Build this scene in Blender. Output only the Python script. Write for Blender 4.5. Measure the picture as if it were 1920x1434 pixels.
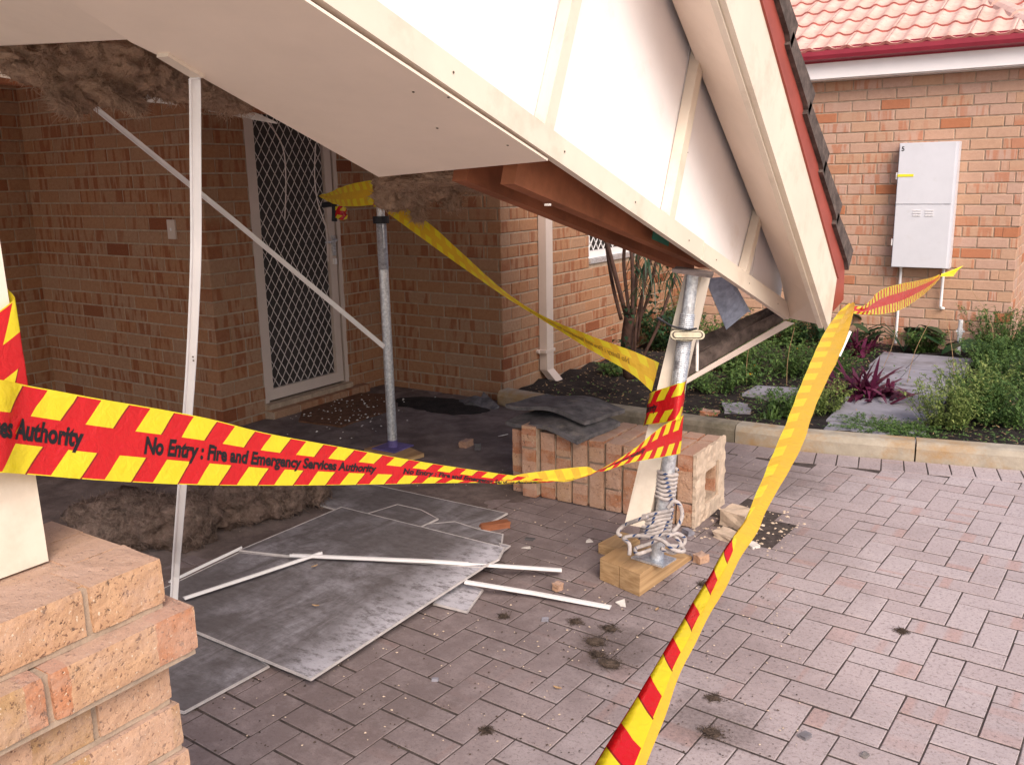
import bpy, bmesh, math, random
from mathutils import Vector, Matrix, noise
R_ = math.radians
random.seed(7)
for o in list(bpy.data.objects): bpy.data.objects.remove(o)
S = bpy.context.scene
COL = S.collection
# ---------------------------------------------------------------- camera
F, YAW, PIT, ROL = 1701.47, 0.58263, 0.22058, -0.01957
CAM = Vector((3.4617, -5.15195, 1.52531))
fwd = Vector((-math.sin(YAW)*math.cos(PIT), math.cos(YAW)*math.cos(PIT), -math.sin(PIT)))
rt0 = Vector((math.cos(YAW), math.sin(YAW), 0)); up0 = rt0.cross(fwd)
RT = rt0*math.cos(ROL)+up0*math.sin(ROL); UP = -rt0*math.sin(ROL)+up0*math.cos(ROL)
cd = bpy.data.cameras.new('camera'); cam = bpy.data.objects.new('camera', cd); COL.objects.link(cam)
m = Matrix((RT, UP, -fwd)).transposed().to_4x4(); m.translation = CAM; cam.matrix_world = m
cd.sensor_width = 36; cd.sensor_fit = 'HORIZONTAL'; cd.lens = F/1920*36; cd.clip_start = .02; cd.clip_end = 500
S.camera = cam
# ---------------------------------------------------------------- world, sun, exposure
w = bpy.data.worlds.new('World'); S.world = w; w.use_nodes = True
wn = w.node_tree; sky = wn.nodes.new('ShaderNodeTexSky'); sky.sky_type = 'NISHITA'; sky.sun_disc = False
SUN_EL, SUN_AZ = R_(41), R_(-42)          # azimuth measured from +X towards +Y
sky.sun_elevation = SUN_EL; sky.sun_rotation = math.pi/2-SUN_AZ
sky.air_density = 1.2; sky.dust_density = 3.5; sky.ozone_density = 1.2
bg = wn.nodes['Background']; bg.inputs[1].default_value = .125
wn.links.new(sky.outputs[0], bg.inputs[0])
sd = bpy.data.lights.new('sun', 'SUN'); sun = bpy.data.objects.new('sun', sd); COL.objects.link(sun)
sd.energy = 1.9; sd.angle = R_(34); sd.color = (1, .91, .82)
sv = Vector((math.cos(SUN_EL)*math.cos(SUN_AZ), math.cos(SUN_EL)*math.sin(SUN_AZ), math.sin(SUN_EL)))
sun.rotation_euler = sv.to_track_quat('Z', 'Y').to_euler()
S.view_settings.view_transform = 'Standard'; S.view_settings.look = 'None'
S.view_settings.exposure = .72; S.view_settings.gamma = 1
S.render.engine = 'CYCLES'
# ---------------------------------------------------------------- helpers
def at(u, v, d): return CAM+(fwd*F+RT*(u-960)+UP*(717-v))/F*d
def G(u, v, z=0.0):
    D = fwd*F+RT*(u-960)+UP*(717-v); return CAM+D*((z-CAM.z)/D.z)
def PX(u, v, x):
    D = fwd*F+RT*(u-960)+UP*(717-v); return CAM+D*((x-CAM.x)/D.x)
def PY(u, v, y):
    D = fwd*F+RT*(u-960)+UP*(717-v); return CAM+D*((y-CAM.y)/D.y)
def proj(P):
    d = Vector(P)-CAM; z = d.dot(fwd)
    return (960+F*d.dot(RT)/z, 717-F*d.dot(UP)/z, z)
def tag(o, label=None, cat=None, group=None, kind=None):
    if label: o['label'] = label
    if cat: o['category'] = cat
    if group: o['group'] = group
    if kind: o['kind'] = kind
    return o
def empty(name, loc, label, cat, group=None, kind=None):
    o = bpy.data.objects.new(name, None); COL.objects.link(o); o.location = loc; o.empty_display_size = .1
    return tag(o, label, cat, group, kind)
def link(name, me, parent=None, mat=None):
    o = bpy.data.objects.new(name, me); COL.objects.link(o)
    if mat and not me.materials: me.materials.append(mat)
    if parent:
        o.parent = parent; o.matrix_parent_inverse = Matrix.Translation(-Vector(parent.location))
    return o
class MB:
    def __init__(s): s.v = []; s.f = []; s.uv = []; s.smooth = False; s.bl = []; s.bid = []
    def add(s, vs, fs, uv=None, bl=None, bid=0):
        n = len(s.v); s.v += [tuple(v) for v in vs]; s.f += [tuple(i+n for i in f) for f in fs]
        if uv: s.uv += uv
        if bl: s.bl += bl; s.bid += [bid]*len(vs)
    def box(s, c, ax, ay, az):      # centre + three half-axes
        c, ax, ay, az = map(Vector, (c, ax, ay, az))
        vs = [c+ax*i+ay*j+az*k for i in (-1, 1) for j in (-1, 1) for k in (-1, 1)]
        s.add(vs, [(0, 1, 3, 2), (4, 6, 7, 5), (0, 4, 5, 1), (2, 3, 7, 6), (0, 2, 6, 4), (1, 5, 7, 3)])
    def aabb(s, a, b):
        a, b = Vector(a), Vector(b); c = (a+b)/2; h = (b-a)/2
        s.box(c, (h.x, 0, 0), (0, h.y, 0), (0, 0, h.z))
    def bar(s, a, b, w, t, upv=(0, 0, 1)):  # bar from a to b: w across, t along up
        a, b = Vector(a), Vector(b); d = b-a; x = d.normalized(); y = Vector(upv).cross(x)
        if y.length < 1e-4: y = Vector((1, 0, 0)).cross(x)
        y.normalize(); z = x.cross(y); s.box((a+b)/2, d/2, y*w/2, z*t/2)
    def slab(s, pts, off):          # polygon extruded by vector off
        n = len(pts); off = Vector(off); P = [Vector(p) for p in pts]
        s.add(P+[p+off for p in P], [tuple(range(n-1, -1, -1)), tuple(range(n, 2*n))]+[(i, (i+1) % n, n+(i+1) % n, n+i) for i in range(n)])
    def tube(s, pts, r, n=8, caps=True, ulen=True):
        P = [Vector(p) for p in pts]; k = len(P); R = r if isinstance(r, (list, tuple)) else [r]*k
        vs = []; uv = []; fs = []; L = 0; prev = None
        for i, p in enumerate(P):
            t = (P[min(i+1, k-1)]-P[max(i-1, 0)]).normalized()
            if prev is None:
                a = t.orthogonal().normalized()
            else:
                a = (prev-t*prev.dot(t)).normalized()
            prev = a; b = t.cross(a)
            if i: L += (p-P[i-1]).length
            for j in range(n):
                g = 2*math.pi*j/n; vs.append(p+(a*math.cos(g)+b*math.sin(g))*R[i]); uv.append((L, j/n))
        for i in range(k-1):
            for j in range(n):
                fs.append((i*n+j, i*n+(j+1) % n, (i+1)*n+(j+1) % n, (i+1)*n+j))
        if caps: fs += [tuple(range(n-1, -1, -1)), tuple(range((k-1)*n, k*n))]
        s.add(vs, fs, uv=uv if ulen else None)
    def build(s, name, mat, parent=None, smooth=False, kind=None):
        me = bpy.data.meshes.new(name); me.from_pydata(s.v, [], s.f); me.update()
        if s.uv and len(s.uv) == len(s.v):
            l = me.uv_layers.new(name='UVMap')
            idx = [0]*len(me.loops); me.loops.foreach_get('vertex_index', idx)
            l.data.foreach_set('uv', [c for i in idx for c in s.uv[i]])
        if s.bl and len(s.bl) == len(s.v):
            a = me.attributes.new('bl', 'FLOAT_VECTOR', 'POINT'); a.data.foreach_set('vector', [c for v in s.bl for c in v])
            a = me.attributes.new('bid', 'FLOAT', 'POINT'); a.data.foreach_set('value', s.bid)
        if smooth:
            me.polygons.foreach_set('use_smooth', [True]*len(me.polygons))
        o = link(name, me, parent, mat)
        if kind: o['kind'] = kind
        return o
def spline(P, n):
    P = [Vector(p) for p in P]; out = []
    for i in range(len(P)-1):
        a, b, c, d = P[max(i-1, 0)], P[i], P[i+1], P[min(i+2, len(P)-1)]
        for k in range(n):
            t = k/n; out.append(.5*((2*b)+(c-a)*t+(2*a-5*b+4*c-d)*t*t+(3*b-a-3*c+d)*t*t*t))
    out.append(P[-1]); return out
# ---------------------------------------------------------------- materials
class M:
    def __init__(s, name, rough=.8, spec=.3, metal=0):
        s.m = bpy.data.materials.new(name); s.m.use_nodes = True; s.n = s.m.node_tree.nodes; s.l = s.m.node_tree.links
        s.b = s.n['Principled BSDF']; s.b.inputs['Roughness'].default_value = rough
        s.b.inputs['Specular IOR Level'].default_value = spec; s.b.inputs['Metallic'].default_value = metal
        s._pos = None
    def N(s, t, **k):
        n = s.n.new(t)
        for a, b in k.items(): setattr(n, a, b)
        return n
    def put(s, sock, v):
        if isinstance(v, bpy.types.NodeSocket): s.l.new(v, sock)
        elif v is not None:
            if isinstance(v, (tuple, list)) and len(v) == 3 and len(sock.default_value) == 4: v = (*v, 1)
            sock.default_value = v
    def pos(s):
        if not s._pos: s._pos = s.N('ShaderNodeNewGeometry').outputs['Position']
        return s._pos
    def obj(s): return s.N('ShaderNodeTexCoord').outputs['Object']
    def noise(s, vec, scale, det=4, rough=.6, dist=0):
        n = s.N('ShaderNodeTexNoise'); s.put(n.inputs['Vector'], vec); n.inputs['Scale'].default_value = scale
        n.inputs['Detail'].default_value = det; n.inputs['Roughness'].default_value = rough; n.inputs['Distortion'].default_value = dist
        return n.outputs[0]
    def ramp(s, fac, lo, hi, a=0., b=1.):
        n = s.N('ShaderNodeMapRange'); s.put(n.inputs[0], fac)
        for i, v in zip((1, 2, 3, 4), (lo, hi, a, b)): n.inputs[i].default_value = v
        return n.outputs[0]
    def mix(s, f, a, b, mode='MIX'):
        n = s.N('ShaderNodeMix', data_type='RGBA', blend_type=mode); s.put(n.inputs[0], f); s.put(n.inputs[6], a); s.put(n.inputs[7], b)
        return n.outputs[2]
    def math(s, op, a, b=None, c=None):
        n = s.N('ShaderNodeMath', operation=op); s.put(n.inputs[0], a)
        if b is not None: s.put(n.inputs[1], b)
        if c is not None: s.put(n.inputs[2], c)
        return n.outputs[0]
    def vscale(s, vec, sc):
        n = s.N('ShaderNodeVectorMath', operation='MULTIPLY'); s.put(n.inputs[0], vec); n.inputs[1].default_value = sc; return n.outputs[0]
    def sep(s, vec): n = s.N('ShaderNodeSeparateXYZ'); s.put(n.inputs[0], vec); return n.outputs
    def comb(s, x, y, z): 
        n = s.N('ShaderNodeCombineXYZ'); s.put(n.inputs[0], x); s.put(n.inputs[1], y); s.put(n.inputs[2], z); return n.outputs[0]
    def attr(s, nm): n = s.N('ShaderNodeAttribute', attribute_name=nm); return n.outputs
    def color(s, c): s.put(s.b.inputs['Base Color'], c); return s
    def bump(s, h, st=.3, d=.002):
        n = s.N('ShaderNodeBump'); s.put(n.inputs['Height'], h); n.inputs['Strength'].default_value = st; n.inputs['Distance'].default_value = d
        s.l.new(n.outputs[0], s.b.inputs['Normal']); return s
def simple(name, col, rough=.7, var=.12, sc=12, bump=.15, metal=0, spec=.3, dirt=None, dist=.002, fine=True):
    k = M(name, rough, spec, metal); p = k.pos()
    n1 = k.noise(p, sc, 6, .65)
    c = k.mix(k.ramp(n1, .35, .65), tuple(max(0, x*(1-var)) for x in col), tuple(min(1, x*(1+var)) for x in col))
    if dirt:
        n2 = k.noise(p, dirt[1], 7, .7); c = k.mix(k.ramp(n2, dirt[2], dirt[2]+.16, 0, dirt[3]), c, dirt[0])
    k.color(c)
    if bump: k.bump(k.noise(p, sc*9, 4), bump, dist)
    return k.m
def brick_mat(name, pale, pale2, red, dark, pdark=.1, bands=.5, grain=1.0, dusty=None, top=None, near=False):
    k = M(name, .92, .15); p = k.pos(); bl = k.sep(k.attr('bl')['Vector']); bid = k.attr('bid')['Fac']
    rnd = k.math('FRACT', k.math('ADD', k.N('ShaderNodeObjectInfo').outputs['Random'], bid))
    r2 = k.math('FRACT', k.math('MULTIPLY', rnd, 7.31)); r3 = k.math('FRACT', k.math('MULTIPLY', rnd, 23.7))
    wob = k.math('MULTIPLY', k.noise(p, 45, 3), .22)
    x = k.math('ADD', k.math('MULTIPLY', bl[0], 4.4), k.math('ADD', k.math('MULTIPLY', rnd, 83), wob))
    y = k.math('MULTIPLY', bl[2], .22)
    b1 = k.noise(k.comb(x, y, k.math('MULTIPLY', r2, 9)), 1.25, 1.5, .5)
    band = k.math('MULTIPLY', k.ramp(b1, .50, .58), k.ramp(r2, 1-bands-.1, 1-bands+.1))
    base = k.mix(r3, pale, pale2)
    c = k.mix(k.math('MULTIPLY', band, .78), base, red)
    if near:
        cell = k.math('FLOOR', k.math('ADD', k.math('ADD', k.math('MULTIPLY', bl[0], 3.4), k.math('MULTIPLY', rnd, 11)), k.math('MULTIPLY', k.noise(p, 40, 4), .22)))
        wn_ = k.N('ShaderNodeTexWhiteNoise', noise_dimensions='2D'); k.put(wn_.inputs['Vector'], k.comb(cell, k.math('MULTIPLY', rnd, 31), 0)); h_ = wn_.outputs['Value']
        c = k.mix(k.ramp(h_, .58, .60), base, k.mix(k.ramp(h_, .78, .79), red, dark))
        sp = k.noise(p, 130, 3, .55); c = k.mix(k.ramp(sp, .62, .66, 0, .8), c, (.10, .055, .045)); c = k.mix(k.ramp(sp, .34, .30, 0, .8), c, (.74, .62, .48))
    c = k.mix(k.ramp(r3, 1-pdark-.004, 1-pdark+.004), c, k.mix(r2, dark, red))
    g = k.noise(p, 160, 4, .7); g2 = k.noise(p, 42, 5, .7)
    c = k.mix(k.ramp(g2, .3, .7, 0, .35*grain), c, tuple(v*.55 for v in red))
    c = k.mix(k.ramp(g, .60, .72, 0, .8*grain), c, (.08, .05, .045))
    c = k.mix(k.ramp(g, .36, .30, 0, .55*grain), c, tuple(min(1, v*1.35+.08) for v in pale))
    if near:
        h = k.noise(p, 75, 3, .6); c = k.mix(k.ramp(h, .66, .68, 0, .8), c, (.09, .06, .05)); c = k.mix(k.ramp(h, .30, .28, 0, .8), c, (.68, .58, .45))
        c = k.mix(k.ramp(k.noise(p, 14, 5, .7), .42, .62, 0, .55), c, (.5, .33, .25)); g2 = k.math('SUBTRACT', g2, k.ramp(h, .6, .66, 0, .6))
        nz = k.sep(k.N('ShaderNodeNewGeometry').outputs['Normal'])[2]
        c = k.mix(k.ramp(nz, .6, .9, 0, .6), c, (.42, .29, .24))
    if dusty:
        c = k.mix(k.ramp(k.noise(p, 3.1, 7, .7), .35, .75, 0, dusty[1]), c, dusty[0])
    k.color(c); k.bump(k.math('ADD', g, k.math('MULTIPLY', g2, 2)), .55, .003)
    return k.m
MAT = {}
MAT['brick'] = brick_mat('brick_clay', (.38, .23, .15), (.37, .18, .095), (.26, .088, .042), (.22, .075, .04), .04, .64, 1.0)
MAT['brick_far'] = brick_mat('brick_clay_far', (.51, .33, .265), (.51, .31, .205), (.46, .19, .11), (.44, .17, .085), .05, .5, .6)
MAT['brick_near'] = brick_mat('brick_clay_near', (.56, .35, .235), (.53, .32, .19), (.47, .205, .11), (.44, .27, .14), .04, .76, 1.0, near=True)
MAT['brick_fallen'] = brick_mat('brick_clay_fallen', (.50, .30, .215), (.50, .31, .19), (.42, .17, .09), (.43, .19, .1), .05, .5, .9, near=True)
MAT['mortar'] = simple('mortar', (.37, .275, .205), .95, .2, 25, .6)
MAT['mortar_pale'] = simple('mortar_pale', (.55, .42, .32), .95, .18, 18, .8, dist=.003, dirt=((.36, .25, .18), 30, .55, .6))
# pavers
def paver_mat():
    k = M('paver', .88, .2); p = k.pos(); bl = k.sep(k.attr('bl')['Vector']); bid = k.attr('bid')['Fac']
    rnd = k.math('FRACT', k.math('ADD', k.N('ShaderNodeObjectInfo').outputs['Random'], bid))
    r2 = k.math('FRACT', k.math('MULTIPLY', rnd, 9.7))
    c = k.mix(rnd, (.485, .405, .405), (.43, .345, .34))
    x = k.math('ADD', k.math('MULTIPLY', bl[0], 2.2), k.math('MULTIPLY', rnd, 61))
    band = k.math('MULTIPLY', k.ramp(k.noise(k.comb(x, k.math('MULTIPLY', bl[1], .6), rnd), 1.3, 1.5), .52, .6), k.ramp(r2, .55, .75))
    c = k.mix(k.math('MULTIPLY', band, .6), c, (.46, .27, .23))
    g = k.noise(p, 190, 5, .75); g2 = k.noise(p, 33, 6, .7)
    c = k.mix(k.ramp(g2, .3, .75, 0, .4), c, (.32, .25, .26))
    g4 = k.noise(p, 85, 4, .75); c = k.mix(k.ramp(g4, .53, .66, 0, .75), c, (.17, .13, .125)); c = k.mix(k.ramp(g4, .42, .33, 0, .15), c, (.6, .52, .53))
    c = k.mix(k.ramp(g, .58, .7, 0, .6), c, (.1, .075, .07))
    c = k.mix(k.ramp(g, .4, .32, 0, .4), c, (.58, .49, .51))
    # soil and plaster dust trodden out of the porch, with porch roof shade painted in
    s = k.sep(p)
    d1 = k.math('SUBTRACT', k.math('ADD', k.math('MULTIPLY', s[0], .98), k.math('MULTIPLY', s[1], .05)), 2.2)
    edge = k.math('ADD', d1, k.math('MULTIPLY', k.math('SUBTRACT', k.noise(p, 1.7, 6, .65), .5), 1.5))
    dirt = k.ramp(edge, .5, -.55, 0, .86)
    dirt = k.math('MULTIPLY', dirt, k.ramp(k.noise(p, 9, 6, .75), .2, .55, .45, 1))
    c = k.mix(dirt, c, (.15, .112, .11))
    for (u_, v_, rad_, am_) in ((1150, 1215, .16, .6), (1335, 1355, .15, .6), (1470, 905, .22, .5), (1380, 985, .26, .6), (900, 1040, .3, .5), (1240, 1120, .2, .45), (700, 1330, .25, .3)):
        D_ = fwd*F+RT*(u_-960)+UP*(717-v_); P_ = CAM+D_*(-CAM.z/D_.z); vd = k.N('ShaderNodeVectorMath', operation='DISTANCE'); k.put(vd.inputs[0], p); vd.inputs[1].default_value = P_
        e_ = k.math('ADD', vd.outputs['Value'], k.math('MULTIPLY', k.math('SUBTRACT', k.noise(p, 7, 5, .75), .5), rad_*2.6))
        c = k.mix(k.math('MULTIPLY', k.ramp(e_, rad_*.5, rad_*1.25, am_, 0), k.ramp(g4, .3, .6, .6, 1)), c, (.10, .075, .07))
    st = k.ramp(k.noise(p, 1.3, 6, .72), .5, .72, 0, .34)
    c = k.mix(st, c, (.17, .13, .13))
    k.color(c); k.bump(k.math('ADD', g, k.math('MULTIPLY', g2, 2)), .5, .002)
    return k.m
MAT['paver'] = paver_mat()
MAT['dust'] = simple('floor_dust', (.185, .14, .13), 1, .25, 6, .8, dirt=((.09, .065, .06), 3.3, .42, .8), dist=.004)
MAT['bounce_ground'] = simple('pale_bounce_ground', (.62, .545, .47), .9, .12, 3, .3)  # outer ground made pale to bounce light up at gable and soffit
MAT['joint'] = simple('joint_sand', (.062, .046, .042), .98, .4, 30, .6, dirt=((.1, .1, .05), 12, .55, .4))
MAT['cream'] = simple('cream_paint', (.70, .60, .50), .5, .05, 3, .1, dirt=((.46, .35, .26), 5, .52, .38))
MAT['cream_soffit'] = simple('cream_soffit', (.85, .715, .60), .62, .05, 2, .1, dirt=((.55, .4, .3), 1.1, .52, .25))
MAT['white_panel'] = simple('white_panel', (.84, .79, .80), .6, .03, 4, .2, dirt=((.62, .5, .42), 3.5, .6, .35))
MAT['red_flash'] = simple('red_flashing', (.31, .065, .048), .5, .12, 8, .1)
MAT['maroon'] = simple('maroon_gutter', (.33, .035, .06), .4, .1, 6, .05, spec=.5)
MAT['tile_old'] = simple('roof_tile_dark', (.085, .062, .055), .95, .4, 22, .8, dirt=((.2, .15, .13), 14, .5, .5))
MAT['tile_red'] = simple('roof_tile_red', (.46, .15, .13), .8, .25, 9, .4, dirt=((.14, .07, .06), 16, .55, .55))
MAT['tile_grey'] = simple('roof_tile_underside', (.12, .108, .112), .85, .45, 14, .9, dirt=((.30, .25, .21), 9, .54, .6))
MAT['timber'] = simple('stained_timber', (.27, .095, .045), .7, .25, 6, .3)
MAT['fibro'] = None
def fibro():
    k = M('fibre_sheet', .85, .25); p = k.pos(); q = k.vscale(p, (1, .35, 1)); q2 = k.vscale(p, (.5, 1, 1))
    a = k.noise(q, 5, 8, .75, 1.2); b = k.noise(q2, 34, 8, .8); a2 = k.noise(p, 1.9, 4, .6)
    c = k.mix(k.ramp(b, .35, .7), (.10, .084, .084), (.15, .13, .133))
    f = k.math('MULTIPLY', k.ramp(a, .40, .60), k.ramp(b, .34, .56, .3, 1)); f = k.math('MULTIPLY', f, k.ramp(a2, .42, .56, .12, 1))
    s_ = k.sep(p)
    A_ = CAM+(fwd*F+RT*(583-960)+UP*(717-1273))*(-(CAM.z-.04)/(fwd*F+RT*(583-960)+UP*(717-1273)).z); B_ = CAM+(fwd*F+RT*(905-960)+UP*(717-1063))*(-(CAM.z-.04)/(fwd*F+RT*(905-960)+UP*(717-1063)).z)
    t_ = (B_-A_).normalized(); n_ = Vector((-t_.y, t_.x, 0)); n_ = n_ if n_.x < 0 else -n_
    dd = k.math('ADD', k.math('ADD', k.math('MULTIPLY', s_[0], n_.x), k.math('MULTIPLY', s_[1], n_.y)), -(A_.x*n_.x+A_.y*n_.y))
    dd = k.math('ADD', dd, k.math('MULTIPLY', k.math('SUBTRACT', k.noise(p, 4, 6, .7), .5), .35))
    ef = k.math('MULTIPLY', k.ramp(dd, .22, .0), k.ramp(b, .38, .52, .15, 1))
    f = k.math('MAXIMUM', k.math('MULTIPLY', f, .48), ef)
    c = k.mix(k.math('MULTIPLY', f, .85), c, (.54, .51, .56))
    k.color(c); k.bump(b, .4, .002); return k.m
MAT['fibro'] = fibro()
MAT['fibro_edge'] = simple('fibre_edge', (.50, .45, .44), .8, .15, 20, .2)
MAT['plaster'] = simple('plaster_shard', (.66, .6, .56), .85, .15, 20, .3)
def galv():
    k = M('galvanised_steel', .38, .5, .7); p = k.pos()
    c = k.mix(k.ramp(k.noise(p, 70, 5, .7), .35, .65), (.45, .46, .5), (.8, .81, .84))
    c = k.mix(k.ramp(k.noise(p, 13, 5, .7), .58, .7, 0, .7), c, (.22, .19, .2)); k.color(c)
    k.put(k.b.inputs['Roughness'], k.ramp(k.noise(p, 40, 4), .3, .7, .3, .6)); k.bump(k.noise(p, 120, 4), .25, .001); return k.m
MAT['galv'] = galv()
MAT['bluesteel'] = simple('weathered_steel', (.25, .28, .36), .5, .25, 28, .3, metal=.3)
MAT['zinc'] = simple('zinc_clamp', (.32, .28, .21), .45, .2, 30, .2, metal=.6)
MAT['rust'] = simple('rusty_plate', (.13, .10, .095), .7, .3, 20, .3, metal=.3)
MAT['black'] = simple('black_plastic', (.015, .015, .02), .5, .2, 8, .1)
MAT['dark'] = simple('dark_interior', (.028, .022, .02), .9, .3, 3, 0)
MAT['screen_door'] = simple('fly_screen', (.05, .042, .042), .7, .2, 3, .1)
MAT['frame'] = simple('door_frame_paint', (.58, .47, .42), .5, .05, 5, .05)
MAT['white'] = simple('white_paint', (.78, .74, .74), .45, .05, 5, .05)
MAT['grille'] = simple('grille_wire', (.6, .52, .5), .5, .1, 10, 0)
MAT['pipe_w'] = simple('pvc_white', (.76, .74, .76), .4, .05, 5, 0)
MAT['box_g'] = simple('meter_box_enamel', (.62, .61, .66), .4, .04, 3, .05, dirt=((.48, .44, .42), 7, .58, .3))
MAT['kerb'] = simple('limestone_kerb', (.36, .31, .25), .9, .15, 9, .6, dirt=((.34, .2, .085), 3.2, .46, .8), dist=.004)
MAT['kerb2'] = simple('mossy_kerb', (.24, .2, .15), .95, .3, 9, .6, dirt=((.1, .09, .06), 4, .5, .7), dist=.004)
MAT['slab'] = simple('garden_slab', (.25, .235, .27), .92, .15, 6, .5, dirt=((.12, .10, .095), 3.4, .5, .6))
MAT['soil'] = simple('soil', (.022, .016, .015), 1, .5, 12, 1.0, dist=.015, dirt=((.06, .04, .03), 9, .58, .5))
MAT['pine'] = None
def pine():
    k = M('pine_timber', .7, .25); p = k.pos(); q = k.vscale(p, (6, .6, 30))
    n = k.noise(q, 3, 5, .6, .4); c = k.mix(k.ramp(n, .38, .62), (.36, .21, .10), (.52, .33, .17))
    c = k.mix(k.ramp(k.noise(p, 8, 5), .5, .75, 0, .5), c, (.25, .16, .1)); k.color(c); k.bump(n, .3, .002); return k.m
MAT['pine'] = pine()
def rope():
    k = M('rope', .85, .2); uv = k.sep(k.N('ShaderNodeUVMap').outputs[0])
    tw = k.math('FRACT', k.math('ADD', k.math('MULTIPLY', uv[0], 75), k.math('MULTIPLY', uv[1], 1)))
    fl = k.math('MULTIPLY', k.math('LESS_THAN', k.math('FRACT', k.math('ADD', k.math('MULTIPLY', uv[0], 26), uv[1])), .27),
                k.math('LESS_THAN', k.math('FRACT', k.math('ADD', k.math('MULTIPLY', uv[1], 2), k.math('MULTIPLY', uv[0], 13))), .4))
    c = k.mix(fl, k.mix(k.ramp(k.noise(k.pos(), 60, 4), .3, .7), (.36, .31, .29), (.52, .46, .44)), (.02, .045, .13))
    k.color(c); k.bump(tw, .6, .002); return k.m
MAT['rope'] = rope()
def wool():
    k = M('glass_wool', 1, .05); p = k.pos(); a = k.noise(p, 9, 8, .75, 1.5); b = k.noise(p, 60, 6, .8)
    c = k.mix(k.ramp(a, .3, .68), (.25, .155, .11), (.68, .45, .31)); c = k.mix(k.ramp(b, .4, .7, 0, .5), c, (.6, .43, .33))
    k.color(c); k.bump(k.math('ADD', a, b), 1, .012); return k.m
MAT['wool'] = wool()
def wool2():
    k = M('dirty_wool', 1, .05); p = k.pos(); a = k.noise(p, 11, 8, .8, 1.5); b = k.noise(p, 60, 6, .8)
    c = k.mix(k.ramp(a, .35, .7), (.07, .05, .042), (.30, .20, .165)); c = k.mix(k.ramp(b, .45, .7, 0, .4), c, (.45, .34, .28))
    k.color(c); k.bump(k.math('ADD', a, b), 1, .012); return k.m
MAT['wool2'] = wool2()
def tape():
    k = M('barrier_tape', .22, .6); uv = k.sep(k.N('ShaderNodeUVMap').outputs[0]); v = uv[1]
    f = k.math('FRACT', k.math('DIVIDE', k.math('ADD', uv[0], k.math('MULTIPLY', v, -.085)), .088))
    blk = k.math('LESS_THAN', f, .54)
    rows = k.math('MAXIMUM', k.math('LESS_THAN', v, .33), k.math('MULTIPLY', k.math('GREATER_THAN', v, .66), k.math('LESS_THAN', v, .985)))
    y = k.math('MAXIMUM', k.math('MULTIPLY', blk, rows), k.math('LESS_THAN', v, .012)); y = k.math('MAXIMUM', y, k.math('GREATER_THAN', v, .985))
    # thin dark outline round each block
    e = k.math('MULTIPLY', k.math('LESS_THAN', k.math('ABSOLUTE', k.math('SUBTRACT', f, .555)), .018), rows)
    front = k.mix(y, (.58, .008, .012), (.76, .60, .02)); front = k.mix(e, front, (.25, .01, .01))
    back = k.mix(y, (.74, .44, .03), (.78, .62, .03))
    c = k.mix(k.N('ShaderNodeNewGeometry').outputs['Backfacing'], front, back); k.color(c)
    k.bump(k.math('ADD', k.noise(k.pos(), 16, 3), k.math('MULTIPLY', k.noise(k.pos(), 55, 4, .6, 1.0), .35)), .6, .009)
    tr = k.N('ShaderNodeBsdfTranslucent'); k.put(tr.inputs[0], c); mx = k.N('ShaderNodeMixShader'); mx.inputs[0].default_value = .22
    k.l.new(k.b.outputs[0], mx.inputs[1]); k.l.new(tr.outputs[0], mx.inputs[2]); k.l.new(mx.outputs[0], k.n['Material Output'].inputs[0])
    return k.m
MAT['tape'] = tape()
MAT['ink'] = simple('black_ink', (.012, .01, .012), .35, .1, 5, 0)
MAT['ink_back'] = simple('ink_seen_through_film', (.34, .2, .02), .4, .1, 5, 0)
def leafmat(name, a, b, tr=.35, rough=.5):
    k = M(name, rough, .35); p = k.pos(); rnd = k.N('ShaderNodeNewGeometry').outputs['Random Per Island']
    c = k.mix(rnd, a, b); c = k.mix(k.ramp(k.noise(p, 14, 3), .4, .7, 0, .5), c, tuple(v*.6 for v in a)); k.color(c)
    t = k.N('ShaderNodeBsdfTranslucent'); k.put(t.inputs[0], c); mx = k.N('ShaderNodeMixShader'); mx.inputs[0].default_value = tr
    k.l.new(k.b.outputs[0], mx.inputs[1]); k.l.new(t.outputs[0], mx.inputs[2]); k.l.new(mx.outputs[0], k.n['Material Output'].inputs[0]); return k.m
MAT['leaf'] = leafmat('leaf_mid', (.055, .12, .032), (.17, .26, .07))
MAT['leaf_lt'] = leafmat('leaf_light', (.17, .24, .06), (.34, .38, .12))
MAT['leaf_dk'] = leafmat('leaf_dark', (.018, .045, .022), (.04, .09, .035), .2, .35)
MAT['leaf_pu'] = leafmat('leaf_purple', (.07, .008, .03), (.16, .025, .07), .25, .35)
MAT['dryleaf'] = simple('dry_leaf', (.38, .24, .13), .8, .25, 40, .2)
MAT['flower'] = simple('orange_petal', (.9, .42, .03), .5, .1, 20, 0)
MAT['bark'] = simple('bark', (.085, .045, .035), .9, .3, 30, .6)
MAT['dirtclod'] = simple('dry_moss_clod', (.075, .052, .040), 1, .5, 40, .9)
MAT['doormat'] = simple('coir_mat', (.12, .055, .03), 1, .3, 30, .8)
MAT['screw'] = simple('screw_hole', (.1, .07, .05), .8, .1, 9, 0)
MAT['green'] = simple('green_paint', (.02, .13, .09), .6, .2, 20, .1)
MAT['purple'] = simple('violet_paint', (.13, .10, .26), .6, .3, 12, .1)
MAT['yellow'] = simple('yellow_sticker', (.8, .7, .03), .5, .05, 5, 0)
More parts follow.
